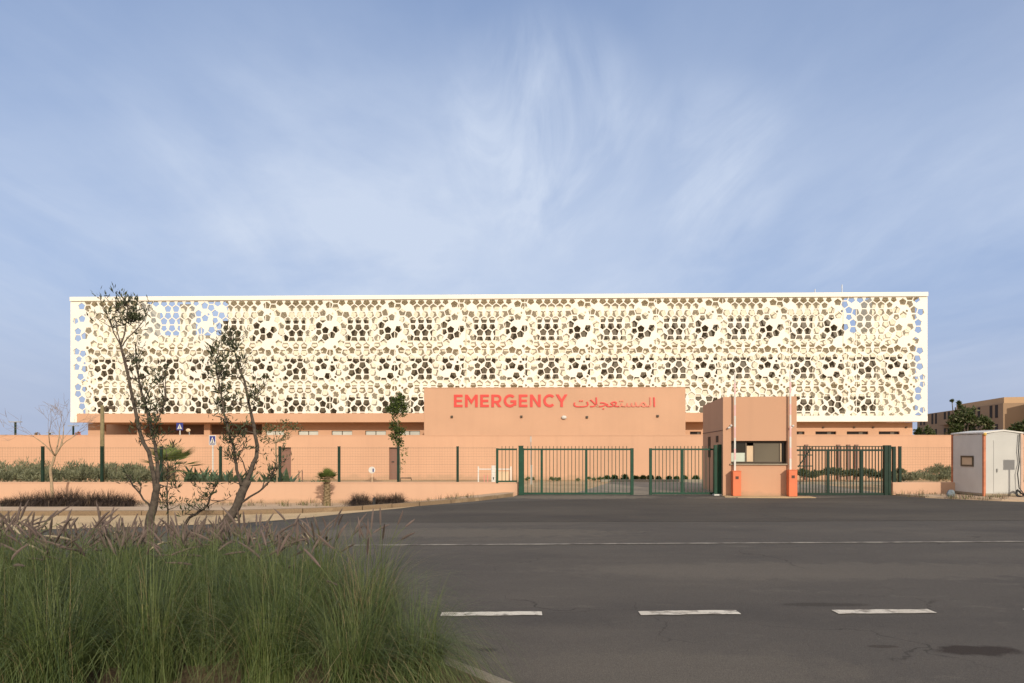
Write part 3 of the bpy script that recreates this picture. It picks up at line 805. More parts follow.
barrier('orange barrier cabinet with raised pale boom at the left corner of the guardhouse', 736.2, 24.92, 372, 471.5)
barrier('orange barrier cabinet with raised pale boom at the right corner of the guardhouse', 791.9, 24.66, 371, 470.5)

# ================================================================ SITE CABIN
KX, KY, KW, KD = 16.72, 24.2, 1.36, 1.76
cab = thing('site_cabin', 'white prefabricated cabin with orange corner posts and a low gabled roof', 'cabin', (KX, KY, .06))
kh = 2.20
m = MB(); m.box(.0, .03, .07, KD - .07, .10, kh); m.build('side_panel', M_kioskside, cab)
m = MB(); m.box(KW - .03, KW, .07, KD - .07, .10, kh); m.build('side_panel', M_kioskside, cab)
m = MB(); m.box(.07, KW - .07, KD - .03, KD, .10, kh); m.build('rear_panel', M_kioskside, cab)
m = MB(); m.box(.07, KW - .07, .0, .03, .10, kh); fp = m.build('front_panel', M_cabin, cab)
d = MB(); d.box(.34, 1.12, -.012, -.002, .14, 1.98); dr = d.build('door', M_cabin, cab, bevel=.004)
h = MB(); h.box(.44, .47, -.06, -.013, .86, .98); h.build('handle', M_metal, dr)
for (x, y) in ((-.02, -.02), (KW - .06, -.02), (-.02, KD - .06), (KW - .06, KD - .06)):
    q = MB(); q.box(x, x + .08, y, y + .08, 0, kh + .02); q.build('corner_post', M_rust if x < .5 else M_palepost, cab, bevel=.006)
q = MB(); q.box(-.01, KW + .01, -.01, KD + .01, .02, .098); q.build('base_frame', M_sill, cab)
rfm = MB()
ov_ = .03; zr = kh + .022; pk = .09
for sx in (0, 1):
    x0, x1 = (-ov_, KW / 2) if sx == 0 else (KW / 2, KW + ov_)
    za, zb_ = (zr, zr + pk) if sx == 0 else (zr + pk, zr)
    y0, y1 = -ov_, KD + ov_
    v = [(x0, y0, za), (x1, y0, zb_), (x1, y1, zb_), (x0, y1, za), (x0, y0, za + .05), (x1, y0, zb_ + .05), (x1, y1, zb_ + .05), (x0, y1, za + .05)]
    k = len(rfm.v); rfm.v += v
    for qd in ((0, 3, 2, 1), (4, 5, 6, 7), (0, 1, 5, 4), (1, 2, 6, 5), (2, 3, 7, 6), (3, 0, 4, 7)): rfm.f.append(tuple(k + i for i in qd)); rfm.m.append(0)
rfm.build('roof', M_kioskside, cab)
gb_ = MB(); gb_.face([(.04, .004, zr - .02), (KW - .04, .004, zr - .02), (KW / 2, .004, zr + pk)]); gb_.build('gable_panel', M_cabin, cab)
wy0, wy1, wz_0, wz_1 = .53, 1.22, 1.04, 1.43
f = MB(); q = .06
f.box(-.03, -.001, wy0, wy1, wz_1 - q, wz_1); f.box(-.03, -.001, wy0, wy1, wz_0, wz_0 + q); f.box(-.03, -.001, wy0, wy0 + q, wz_0 + q, wz_1 - q); f.box(-.03, -.001, wy1 - q, wy1, wz_0 + q, wz_1 - q)
w = f.build('window', M_frame, cab); g = MB(); g.box(-.015, -.003, wy0 + q, wy1 - q, wz_0 + q, wz_1 - q); g.build('pane', M_beige, w)
g = MB(); g.tube([(KW - .14, -.05, 2.2), (KW - .18, -.07, 1.6), (KW - .14, -.05, 1.2), (KW - .24, -.1, .8), (KW - .2, -.12, .3), (KW - .1, -.3, .02)], .018, 6); g.build('cable', M_black, cab)
g = MB(); g.blob((.02, -.02, kh + .0), .06, 8, 6); g.build('lamp', mat('amber_plastic', (.55, .35, .08), .4, .1, 3), cab, True)
# dark coil and rubbish at the cabin
co = MB()
for r_, z_ in ((.17, .16), (.14, .2), (.19, .13), (.12, .18)):
    pts = [(r_ * math.cos(a) * 1.0, .05 * math.sin(2 * a) + random.uniform(-.02, .02), z_ + r_ * math.sin(a)) for a in [2 * math.pi * i / 18 for i in range(19)]]
    co.tube(pts, .018, 6)
o = co.build('cable_coil', M_black); o.location = (X(1023, 23.8), 23.8, .06); o.rotation_euler = (R(-52), R(12), 0)
tag(o, 'loose coil of black cable leaning by the front of the white cabin', 'cable')
bg = MB(); 
for i in range(5): bg.blob((random.uniform(-.07, .07), random.uniform(-.05, .05), .09 + random.uniform(-.03, .09)), .10, 7, 5, (1, .8, 1))
o = bg.build('rubbish_bag', M_bag); o.location = (X(951.5, 24.0), 24.0, .03); tag(o, 'crumpled blue grey plastic bag on the ground left of the white cabin', 'bag')
# the square sign whose shadow falls on the cabin front (stands just right of the frame)
sg = thing('road_sign', 'square sign on a post in front of the white cabin', 'sign', (18.58, 21.2, .12))
q = MB(); q.tube([(0, 0, 0), (0, 0, 2.15)], .03, 8); q.build('post', M_metal, sg)
q = MB(); q.box(-.2, .2, -.05, -.032, 2.1, 2.45); q.build('plate', M_blue, sg)

# ================================================================ APARTMENTS BEHIND, RIGHT
def apartment(name, label, A, B, depth, h, storeys, m, top, nwin, seed):
    """block whose long facade runs from A (near) to B (far)"""
    A = Vector((*A, 0)); B = Vector((*B, 0)); L = (B - A).length
    o = thing(name, label, 'building', A, math.atan2(B.y - A.y, B.x - A.x))
    w = MB(); w.box(0, L, -depth, 0, 0, h); w.build('wall', m, o)
    w = MB(); w.box(L * .02, L * top, -depth * .6, -.4, h + .002, h + .9); w.build('roof_parapet', M_brown2, o)
    sh = h / storeys
    for s in range(storeys):
        for k in range(nwin):
            x = L * (k + .5) / nwin
            for dx in (-.9, .9):
                q = MB(); q.box(-.45, .45, .002, .03, 0, 1.9); g = q.build('window', M_slot, o); g.location = (x + dx, 0, s * sh + .8)
        q = MB(); x = L * .02 if s % 2 else L * .5
        q.box(x, x + 4.2, .032, 1.0, s * sh + .4, s * sh + 1.3); q.build('balcony', m, o)
    return o
apartment('apartment_building', 'brown apartment block with paired dark windows beyond the compound wall', (71.2, 99), (79.5, 134), 14, 8.5, 3, M_brown1, .5, 6, 1)
apartment('apartment_building', 'tan apartment block with long balconies at the right edge behind the white cabin', (73.0, 94), (80, 97.5), 14, 8.9, 3, M_brown1, .8, 2, 2)

# ================================================================ VEGETATION
def cluster(mb, c, r, n, L, wd, mats, flat=1.0, updir=.5, shell=False):
    c = Vector(c)
    for i in range(n):
        u = runit(); k = random.random() ** (.33 if not shell else .15)
        p = c + Vector((u.x * r, u.y * r, u.z * r * flat)) * k
        d = (u * .7 + rv(.7) + Vector((0, 0, updir))).normalized()
        mb.mi = random.choice(mats)
        s = random.uniform(.6, 1.25)
        mb.leaf(p, d, runit(), L * s, wd * s)
def limb(mb, pts, r0, r1, seg=7, jit=.0):
    n = len(pts); P = [Vector(p) for p in pts]
    out = []; rad = []
    for i in range(n - 1):
        for k in range(3):
            t = k / 3
            a = P[max(i - 1, 0)]; b = P[i]; c = P[i + 1]; d = P[min(i + 2, n - 1)]
            q = .5 * ((2 * b) + (c - a) * t + (2 * a - 5 * b + 4 * c - d) * t * t + (3 * b - 3 * c + d - a) * t ** 3)
            out.append(q + rv(jit)); f = (i + t) / (n - 1); rad.append((r0 + (r1 - r0) * f) * random.uniform(.93, 1.07))
    out.append(P[-1]); rad.append(r1)
    mb.tube(out, rad, seg)
    return out

# --- two young olive-like trees in the island bed
def sapling(label, Y, base, limbs, clumps, dy):
    bx, bz = X(base[0], Y), .13
    t = thing('young_tree', label, 'tree', (bx, Y, bz))
    O = Vector((bx, Y, bz))
    def P(px, py, d): return W(px, py, Y + d) - O
    tr = MB(); cr = MB(); allp = []
    for (pts, r0, r1, d0, d1, leafy) in limbs:
        n = len(pts)
        w = [P(p[0], p[1], d0 + (d1 - d0) * i / (n - 1)) for i, p in enumerate(pts)]
        if pts[0][1] > 536: w[0].z = -.05
        if pts[0][1] < 535: r0, r1 = r0 * .70, r1 * .75
        path = limb(tr, w, r0, r1, 7, .006)
        allp += [(q, leafy) for q in path[len(path) // 3:]]
        for k in range(int(leafy * len(path))):                  # leafy side twigs
            i = random.randrange(len(path) // 4, len(path)); q = path[i]
            d = (runit() + Vector((0, 0, .8))).normalized(); L = random.uniform(.08, .28)
            e = q + d * L; m_ = q + d * L * .5 + rv(.02)
            tr.tube([q, m_, e], [.006, .0045, .0025], 4, False)
            cluster(cr, e, random.uniform(.04, .08), random.randint(4, 9), .075, .017, (0, 0, 1), 1, .9)
            cluster(cr, m_, .05, 4, .07, .016, (0, 1), 1, .7)
    for (px, py, rp, dens) in clumps:
        c = P(px, py, random.uniform(-.18, .18) + dy); r = rp / F * Y
        near = min(allp, key=lambda a: (a[0] - c).length)[0]
        tr.tube([near, (near + c) / 2 + rv(.03), c], [.010, .007, .004], 5, False)
        for k in range(int(2 + dens * 2.6)):                     # sprays within the clump
            u = runit(); e = c + u * r * random.uniform(.5, 1.35)
            tr.tube([c, (c + e) / 2 + rv(.02), e], [.005, .004, .002], 4, False)
            cluster(cr, e, r * .42, int(4 + 4.5 * dens), .088, .020, (0, 0, 1), 1, .8)
    tr.build('trunk', M_bark, t, True)
    cr.build('crown', [M_leaf, M_leaf2], t)
    return t
LA = [([(148, 545), (149, 532), (151, 515), (155, 500), (157.5, 484)], .062, .044, 0, 0, 0),
      ([(156, 498), (153, 474), (149, 452), (141, 437), (135, 408), (130, 385), (126, 366), (121, 347)], .042, .022, 0, -.25, .25),
      ([(121, 347), (114, 333), (108.5, 318), (106, 312)], .014, .005, -.25, -.45, .5),
      ([(121, 347), (117, 330), (115, 316), (117, 308)], .011, .004, -.25, -.2, .5),
      ([(121, 347), (125, 330), (127.5, 313), (127, 302)], .016, .006, -.25, -.15, .6),
      ([(122, 346), (132, 334), (142, 323), (147, 314)], .013, .004, -.25, .0, .5),
      ([(115, 321), (121, 325), (132, 320), (146, 313)], .008, .003, -.2, .05, .2),
      ([(157, 488), (158, 465), (155, 446), (150, 423), (145, 404), (140, 385), (137, 365), (135, 342)], .038, .010, 0, .30, 1.2),
      ([(136, 360), (141, 352), (146, 341)], .007, .003, .3, .35, .2),
      ([(144, 402), (150, 390), (159, 382), (164, 370)], .012, .004, .2, .45, .3),
      ([(152, 430), (159, 418), (163, 408), (166, 400)], .012, .004, .1, -.1, .5),
      ([(151, 508), (140, 494), (131, 481), (126, 474)], .020, .006, 0, -.35, .4),
      ([(142, 438), (138, 430), (146, 428), (152, 418)], .010, .004, -.1, 0, .6),
      ([(169, 548), (168, 520), (167, 495), (168, 472), (166, 450)], .013, .004, .25, .35, 1.3)]
CA = [(124, 306, 6, 1.0), (134, 308, 6, 1.2), (130, 316, 6, 1.7), (136, 302, 3, .4), (117, 311, 4, .4), (133, 321, 5, 1.5), (110, 319, 4, .3), (145, 316, 3, .2), (114, 328, 3, .2),
      (162, 376, 6, .9), (157, 382, 5, 1.0), (152, 374, 3, .3), (165, 368, 3, .3), (139, 361, 3, .3),
      (153, 409, 5, .8), (147, 421, 4, .6), (155, 421, 5, .8), (164, 405, 3, .3), (141, 442, 3, .4), (157, 433, 5, .7), (151, 435, 4, .6),
      (130, 481, 5, .5), (141, 483, 4, .4), (173, 487, 4, .4), (166, 502, 5, .4), (164, 463, 4, .4), (172, 447, 3, .3)]
sapling('young forked tree with sparse dark leaves, the left one rising from the grass', 9.0, (148, 545), LA, CA, 0)
LB = [([(205, 556), (213, 543), (225, 524), (236, 507), (243, 491), (247.5, 480)], .075, .052, 0, .1, 0),
      ([(247, 481), (253, 465), (257, 452), (255, 433), (251, 413), (244, 381), (239, 368), (236, 357)], .048, .012, .1, .25, .35),
      ([(236, 358), (234, 348), (231, 339)], .010, .004, .25, .25, 1.5),
      ([(243, 492), (239, 478), (236, 465), (234, 450), (230, 436), (224, 412), (221, 393), (217, 374), (215, 360)], .034, .008, .1, -.25, 1.4),
      ([(236, 462), (243, 448), (247, 440)], .012, .004, 0, -.2, .6), ([(247, 476), (243, 462), (236, 452)], .014, .005, .1, -.1, .6),
      ([(236, 506), (250, 497), (262, 489), (270, 481)], .024, .010, .1, -.2, .1),
      ([(270, 481), (273, 470), (278, 462)], .008, .003, -.2, -.3, .8),
      ([(246, 388), (240, 379), (233, 376)], .010, .004, .2, .1, .5),
      ([(251, 413), (255, 402), (258, 392)], .010, .004, .2, .3, .8),
      ([(177, 552), (185, 524), (196, 514), (206, 507), (211, 495), (216, 486)], .026, .007, .2, .3, .7),
      ([(205, 508), (220, 501), (233, 500)], .008, .003, .3, .2, .3)]
CB = [(213, 352, 6, 1.0), (219, 345, 6, 1.0), (228, 342, 6, 1.3), (235, 350, 5, 1.2), (239, 360, 5, 1.1), (214, 364, 6, 1.1), (222, 360, 5, 1.0), (218, 375, 6, 1.2), (227, 374, 5, 1.0),
      (219, 387, 5, .8), (228, 388, 5, .8), (217, 403, 6, .9), (224, 411, 6, .9), (232, 405, 5, .7), (226, 422, 5, .6), (255, 392, 5, .7), (254, 408, 4, .6), (250, 398, 5, .5),
      (238, 436, 6, .8), (244, 430, 5, .6), (231, 440, 5, .6), (226, 440, 4, .4), (251, 446, 4, .4), (214, 487, 6, .8), (208, 499, 6, .8), (219, 481, 4, .5), (274, 470, 5, .8), (269, 478, 4, .5),
      (185, 514, 5, .4), (194, 505, 5, .4), (230, 480, 6, .5), (236, 521, 3, .3)]
sapling('young leaning tree with olive leaves, the right one of the pair in the grass', 9.2, (206, 553), LB, CB, 0)

# --- ornamental fountain grass of the island bed (one uncountable mass)
gm = MB()
def blade(mb, p, az, lean, L, w, mi, seg=4, droop=1.0):
    mb.mi = mi
    d = Vector((math.cos(az), math.sin(az), 0)); side = Vector((-d.y, d.x, 0)); k = len(mb.v)
    for i in range(seg + 1):
        t = i / seg; a = lean * t * (.6 + droop * t)
        out = L * t * math.sin(min(a, 2.3) * .75); up = L * t * math.cos(min(a, 2.3) * .75)
        q = p + d * out + Vector((0, 0, up)); ww = w * (1 - t) ** .6 * .5
        if i == seg: ww = .0004
        mb.v += [tuple(q - side * ww), tuple(q + side * ww)]
    for i in range(seg):
        mb.f.append((k + 2 * i, k + 2 * i + 1, k + 2 * i + 3, k + 2 * i + 2)); mb.m.append(mi)
def plume(mb, p, az, lean, L, mi=4):
    """stalk with a soft bristly spindle at its end"""
    d = Vector((math.cos(az), math.sin(az), 0)); pts = []
    for i in range(9):
        t = i / 8; a = lean * t * t
        pts.append(p + d * (L * t * math.sin(a) * .8) + Vector((0, 0, L * t * math.cos(a * .8))))
    H = random.uniform(.12, .22); k = 8
    mb.mi = 1; mb.tube(pts, [.0024] * 9, 3, False)
    ax = (pts[8] - pts[7]).normalized(); bend = d * random.uniform(-.02, .06) + Vector((0, 0, -.02))
    sp_ = [pts[8] + ax * H * t + bend * t * t for t in (0, .2, .45, .7, .88, 1)]
    mb.mi = mi
    mb.tube(sp_, [.003, .0085, .0095, .008, .0055, .002], 6, False)
    u = ax.cross(Vector((.3, .5, .8))).normalized(); v = ax.cross(u)
    for i in range(54):
        t = random.random(); an = random.uniform(0, 6.283); o_ = u * math.cos(an) + v * math.sin(an)
        q = pts[8] + ax * H * t + bend * t * t; rr = .019 * (1 - .55 * t) * random.uniform(.6, 1.2)
        tip = q + o_ * rr + ax * random.uniform(.008, .026); s = o_.cross(ax) * .0014
        mb.face([q + o_ * .003 - s, q + o_ * .003 + s, tip])
clumps = []
tries = 0
def inside(p, poly):
    c = False; n = len(poly)
    for i in range(n):
        (x1, y1), (x2, y2) = poly[i], poly[i - 1]
        if (y1 > p[1]) != (y2 > p[1]) and p[0] < (x2 - x1) * (p[1] - y1) / (y2 - y1) + x1: c = not c
    return c
bed = shrink(isl, .24)
while tries < 14000 and len(clumps) < 200:
    tries += 1
    y = random.uniform(4.3, 9.5); x = random.uniform(-9.5, .3)
    if x < -.80 * y - 1.2 or not inside((x, y), bed): continue
    if x > -.60 - .42 * max(0, y - 5.2): continue
    if any((x - a) ** 2 + (y - b) ** 2 < .46 ** 2 for a, b in clumps): continue
    clumps.append((x, y))
for (x, y) in clumps:
    near = y < 6.4
    nb = 620 if near else (360 if y < 8 else 200)
    # distance to the kerb: tufts at the edge hang out over it
    e_in = min((Vector((x, y)) - Vector(bed[i])).length for i in range(len(bed)))
    rim = x > -1.25 - .5 * max(0, y - 5.2)
    hgt = random.uniform(.78, 1.06) * max(.48, 1.0 - .185 * max(0, y - 5.4)) * (.92 if rim and y < 5.6 else 1.02)
    dryc = .28 if (rim and y < 6.2 and random.random() < .6) else .04
    tone = random.random()
    for i in range(nb):
        a = random.uniform(0, 6.283); r = .17 * math.sqrt(random.random())
        p = Vector((x + r * math.cos(a), y + r * math.sin(a), .125))
        lean = abs(random.gauss(0, .80)) + .05
        if rim and random.random() < .4: a = random.gauss(.2, .8); lean += .25
        mi = 3 if random.random() < dryc else random.choices((0, 1, 2), (5, 1.6 + tone * 2, 3.2))[0]
        blade(gm, p, a + random.gauss(0, .5), lean, hgt * random.uniform(.55, 1.15), random.uniform(.0028, .0052) * (1 if near else 1.3), mi, 6 if near else 4, random.uniform(.7, 2.2))
    if rim:
        for i in range(260):
            a = random.gauss(-.1, .9); p = Vector((x + rv(.14).x, y + rv(.14).y, .125))
            blade(gm, p, a, random.uniform(1.0, 2.2), random.uniform(.35, .85), random.uniform(.003, .005), random.choices((0, 1, 2, 3), (4, 2, 3, 1.6 if y < 6 else .4))[0], 6, random.uniform(1, 2.2))
    npl = random.randint(7, 12) if x > -1.8 else random.randint(8, 15)
    if x < -3.4 or (-3.6 < x < -1.4 and y > 6.5): npl += 4
    if y > 8.4: npl = min(npl, 7)
    if y < 5.2: npl = random.randint(0, 3)
    for i in range(npl):
        a = random.uniform(0, 6.283); p = Vector((x + rv(.1).x, y + rv(.1).y, .12))
        plume(gm, p, a, abs(random.gauss(0, .34)) + .04, hgt * random.uniform(.80, 1.06) + .05, 4 if random.random() < .97 else 5)
g = gm.build('fountain_grass', M_blade + [M_plume, M_plume2])
tag(g, 'tall green fountain grass with mauve plumes filling the bed at the lower left', 'grass', kind='stuff')

# --- dark purple fountain grass tufts against the low wall
def tuft(label, px, py, Y, wpx, hpx, seed, n=420, green=.0, group=None, zb=None):
    random.seed(seed); zb = dip(X(px, Y), Y) if zb is None else zb
    t = MB(); h = hpx / F * Y; r = wpx / 2 / F * Y
    for i in range(n):
        a = random.uniform(0, 6.283); rr = r * .8 * math.sqrt(random.random())
        p = Vector((rr * math.cos(a), rr * math.sin(a) * .7, 0))
        blade(t, p, a + random.gauss(0, .5), random.uniform(.05, 1.7), h * random.uniform(.7, 1.35), .014, 0 if random.random() < .85 else 1, 4, 1.4)
    for i in range(n // 12):
        a = random.uniform(0, 6.283); rr = r * .6 * math.sqrt(random.random())
        p = Vector((rr * math.cos(a), rr * math.sin(a) * .6, 0))
        blade(t, p, a, random.uniform(.1, .7), h * random.uniform(1.1, 1.35), .012, 1, 3, .4)
    o = t.build('purple_grass_tuft', [M_purple, M_purple2]); o.location = (X(px, Y), Y, zb)
    tag(o, label, 'grass tuft', group); return o
YT = 22.4
tuft('dark purple grass tuft, leftmost of three between the low wall and kerb', 360, 503, YT, 20, 12.5, 21, 1100)
tuft('dark purple grass tuft, middle one of three between the low wall and kerb', 381, 503, YT, 17, 11.5, 22, 900)
tuft('dark purple grass tuft, nearest the left gate of three before the low wall', 396, 503, YT, 17, 11.5, 23, 900)
for i, (p, w_, h_) in enumerate(((10, 20, 9), (29, 30, 13), (48, 28, 15), (69, 30, 17), (88, 28, 14), (107, 28, 15), (125, 22, 12))):
    tuft('dark purple grass tuft in the row beneath the bare tree', p, 505, 22.0 + .25 * (i % 2), w_, h_, 30 + i, 800, group='purple grass row under the bare tree')
random.seed(77)
# weeds on the verge
wd = MB()
for i in range(150):
    px = random.choice((random.uniform(0, 330), random.uniform(225, 480), random.uniform(895, 1010))); Y = random.uniform(24.2, 25.6) if random.random() < .7 else random.uniform(23, 24.4)
    if px > 880: Y = random.uniform(23.8, 25.5) if px < 945 else random.uniform(22.6, 23.9)
    x = X(px, Y); hh = random.uniform(.06, .28)
    for k in range(random.randint(5, 14)):
        blade(wd, Vector((x + random.uniform(-.15, .15), Y + random.uniform(-.1, .1), dip(x, Y) - .01 if px < 700 else .05)), random.uniform(0, 6.283), random.uniform(.1, .8), hh * random.uniform(.6, 1.2), .014, random.choice((0, 0, 1)), 3)
tag(wd.build('verge_weeds', [M_purple2, M_leafg2]), 'sparse dry weeds along the foot of the low walls', 'weeds', kind='stuff')

# --- shrubbery behind the fence
def shrub_mass(name, label, specs, mats, leafL=.16, leafW=.035, dens=1.0, kind='stuff'):
    mb = MB()
    for (px, py, Y, rp, flat) in specs:
        c = W(px, py, Y); r = rp / F * Y
        for k in range(int(26 * dens)):
            u = runit(); u.z = abs(u.z) * 1.0 - .25
            q = c + Vector((u.x * r, u.y * r * .8, u.z * r * flat)) * random.uniform(.35, 1)
            cluster(mb, q, r * .33, int(22), leafL, leafW, (0, 0, 1), 1, 1.1)
    o = mb.build(name, mats)
    return tag(o, label, 'shrubs', kind=kind)
sp1 = []
random.seed(5)
for px in range(-40, 168, 11):
    sp1.append((px + random.uniform(-4, 4), random.uniform(472, 477), random.uniform(28, 33), random.uniform(11, 16), .95))
for px in range(-40, 168, 9):
    sp1.append((px + random.uniform(-4, 4), random.uniform(475, 480), random.uniform(26.8, 28.5), random.uniform(8, 12), .8))
shrub_mass('shrubbery', 'grey green shrubbery filling the strip behind the left fence', sp1, [M_hedge, M_hedge2])
sp2 = [(px + random.uniform(-3, 3), random.uniform(475, 480), random.uniform(28.5, 32), random.uniform(5, 8), .9) for px in range(898, 960, 6)]
sp2 += [(px, random.uniform(470, 474), 33, random.uniform(7, 9), .8) for px in range(930, 975, 8)]
shrub_mass('shrubbery', 'green shrubbery behind the right low wall and the mesh fence', sp2, [M_hedge, M_hedge2], .12, .03)
sp3 = [(px + random.uniform(-2, 2), random.uniform(473, 477), random.uniform(35.5, 37), random.uniform(4, 7), .8) for px in range(798, 905, 6)]
shrub_mass('shrubbery', 'low green shrubs seen through the bars of the right gate', sp3, [M_hedge, M_leafg], .14, .04)
# spiky succulents along the wall foot
def succulent(label, px, py, Y, rp, seed, n=26):
    random.seed(seed); mb = MB(); r = rp / F * Y
    for i in range(n):
        a = random.uniform(0, 6.283)
        d = Vector((math.cos(a), math.sin(a), random.uniform(.25, 1.6)))
        mb.leaf(Vector((random.uniform(-.05, .05), random.uniform(-.05, .05), 0)), d, Vector((0, 0, 1)), r * random.uniform(.8, 1.25), r * .24)
    o = mb.build('succulent_plant', M_agave); o.location = (X(px, Y), Y, 0)
    tag(o, label, 'plant', 'succulents behind the left fence'); return o
for i, (px, Y, rp) in enumerate(((182, 28.5, 14), (198, 29.5, 13), (207, 27.5, 13), (222, 30, 12), (232, 28.5, 13), (247, 29.5, 10), (259, 29, 11), (272, 28, 12), (286, 28.5, 13), (296, 29, 7), (312, 28, 6), (318, 30, 6))):
    succulent('spiky blue green succulent among others behind the left fence', px, 0, Y, rp * 1.9, 50 + i)
# round clipped shrubs in a row behind the gates
random.seed(9)
def ball_shrub(px, Y, rp):
    mb = MB(); r = rp / F * Y
    cluster(mb, (0, 0, r * .95), r, 340, .075, .045, (0, 0, 1), .95, .3, True)
    cluster(mb, (0, 0, r * .9), r * .6, 120, .12, .07, (0,), .9, .3)
    k = len(mb.v); mb.tube([(0, 0, 0), (0, 0, r * .7)], .03, 5)
    o = mb.build('round_shrub', [M_leafg, M_leafg2]); o.location = (X(px, Y), Y, .0)
    tag(o, 'small round clipped shrub in the row seen through the gates', 'shrub', 'round shrubs in a row behind the gates')
for px in (607, 614.5, 624.5, 636, 643, 650.5, 658.5, 669, 676.5, 684, 696):
    ball_shrub(px, 36.9 + random.uniform(-.3, .3), random.uniform(2.5, 3.8))
kbm = MB(); kbm.box(X(600, 36.6), X(712, 36.6), 36.35, 36.5, 0, .13); kbm.box(X(797, 34), X(905, 34), 33.6, 33.75, 0, .13)
tag(kbm.build('yard_kerb', G_kerb2, bevel=.01), kind='structure')
sp4 = [(px, random.uniform(479, 480.5), random.uniform(36, 38.4), random.uniform(1.2, 2.6), .8) for px in [random.uniform(520, 604) for _ in range(16)]]
shrub_mass('seedling_plants', 'scattered low seedlings at the foot of the wall behind the left gate', sp4, [M_hedge, M_leafg2], .08, .03, .35)

# --- palms
def palm(label, px, Y, trunk_h, tr, nf, fl, zb, seed, lean=(0, 0), up=(.1, 1.2), spread=1.25, thin=.05):
    random.seed(seed)
    t = thing('palm_tree', label, 'palm', (X(px, Y), Y, zb))
    tk = MB(); tk.tube([(0, 0, -.05), (lean[0] * .3, 0, trunk_h * .4), (lean[0], lean[1], trunk_h)], [tr * 1.25, tr, tr * .8], 9)
    for i in range(int(trunk_h * 60)):                           # cut leaf bases
        a = i * 2.4; z = trunk_h * (i + 1) / (trunk_h * 60 + 1)
        p = Vector((lean[0] * z / trunk_h + math.cos(a) * tr * .8, math.sin(a) * tr * .8, z))
        tk.mi = 0; tk.leaf(p, Vector((math.cos(a), math.sin(a), .9)), Vector((0, 0, 1)), tr * 1.1, tr * .9)
    tk.build('trunk', M_palmtrunk, t)
    cr = MB()
    for i in range(nf):
        a = random.uniform(0, 6.283); e = random.uniform(*up)
        d = Vector((math.cos(a) * math.cos(e), math.sin(a) * math.cos(e), math.sin(e)))
        o_ = Vector((lean[0], lean[1], trunk_h)); L = fl * random.uniform(.8, 1.1)
        mid = o_ + d * L * .45; side = d.cross(Vector((0, 0, 1))).normalized(); nrm = side.cross(d)
        cr.mi = 1; cr.tube([o_, mid], [.014, .008], 4, False)
        cr.mi = 0
        for k in range(-8, 9):                                   # fan of narrow leaflets
            an = k / 8 * spread
            dd = (d * math.cos(an) + side * math.sin(an) - Vector((0, 0, .12 * abs(an)))).normalized()
            cr.leaf(mid, dd, nrm, L * .55 * (1 - .12 * abs(an)), L * thin * random.uniform(.8, 1.2))
    cr.build('crown', [M_palm, M_palmtrunk], t)
palm('small fan palm with a shaggy trunk in front of the left low wall', 327, 24.3, .92, .115, 36, .46, -.26, 3, up=(-.2, 1.45))
palm('larger spreading palm behind the left fence between the two young trees', 170, 27.5, .95, .15, 22, 1.3, 0, 4, up=(-.25, 1.15), spread=.8, thin=.032)

# --- bare deciduous tree by the low wall
random.seed(14)
def branch(mb, p, d, L, r, depth, spread=.5, minr=.004):
    n = 4; pts = [p]; q = p.copy(); dd = d.copy()
    for i in range(n):
        dd = (dd + rv(.16) + Vector((0, 0, .03))).normalized(); q = q + dd * L / n; pts.append(q.copy())
    mb.tube(pts, [r * (1 - .45 * i / n) for i in range(n + 1)], 5, False)
    if depth == 0: return
    for k in range(random.choice((2, 3, 3))):
        i = random.choice((2, 3, 4, 4)); nd = (dd + runit() * spread).normalized()
        branch(mb, pts[i], nd, L * random.uniform(.55, .85), max(minr, r * .55), depth - 1, spread)
bt = thing('bare_tree', 'leafless young tree with spreading twigs in front of the left low wall', 'tree', (X(53, 24), 24, -.26))
mb = MB(); Y = 24.0; O = Vector((X(53, 24), 24, -.26))
stem = [W(53, 507, Y), W(52, 486, Y), W(50.5, 470, Y), W(53, 462, Y), W(55, 456, Y)]
limb(mb, [p - O for p in stem], .055, .042, 7, .006)
f0 = W(55, 456, Y) - O
mb.mi = 0
for (a, b, c) in (((48, 445), (40, 437), -.3), ((54, 440), (50, 428), .5), ((60, 444), (60, 426), .2), ((64, 444), (75, 437), -.1), ((51, 448), (45, 440), .9), ((58, 446), (64, 434), -.8)):
    p1, p2 = W(*a, Y) - O + Vector((0, c * .5, 0)), W(*b, Y) - O + Vector((0, c, 0))
    limb(mb, [f0, p1, p2], .026, .010, 6, .004)
    for k in range(3):
        mb.mi = 1
        branch(mb, p2, ((p2 - p1).normalized() + runit() * .55 + Vector((0, 0, .1))).normalized(), random.uniform(.4, .7), .006, 2, .75, .0022)
        mb.mi = 0
mb.build('trunk', [M_palebark, M_twig], bt, True)

# --- columnar young tree behind the fence
random.seed(15)
YC = 29.0
t = thing('young_tree', 'slim tree with two dense leaf balls behind the fence left of the salmon block', 'tree', (X(398, YC), YC, 0))
O = Vector((X(398, YC), YC, 0)); tk = MB(); cr = MB()
limb(tk, [Vector((0, 0, 0)), W(400, 465, YC) - O, W(397, 440, YC) - O, W(398, 420, YC) - O, W(397.5, 400, YC) - O], .05, .018, 6, .006)
for (px, py, rp, n) in ((398, 404, 7, 7), (403, 409, 7, 6), (392, 408, 6, 5), (397, 413, 7, 5), (400, 399, 5, 4), (396, 427, 7, 5), (401, 432, 6, 4), (395, 436, 6, 4), (399, 441, 5, 3)):
    c = W(px, py, YC) - O + Vector((0, random.uniform(-.2, .2), 0)); r = rp / F * YC
    for k in range(n * 3):
        cluster(cr, c + runit() * r * random.uniform(.3, .95), r * .36, 16, .11, .06, (0, 0, 0, 1), 1, .3)
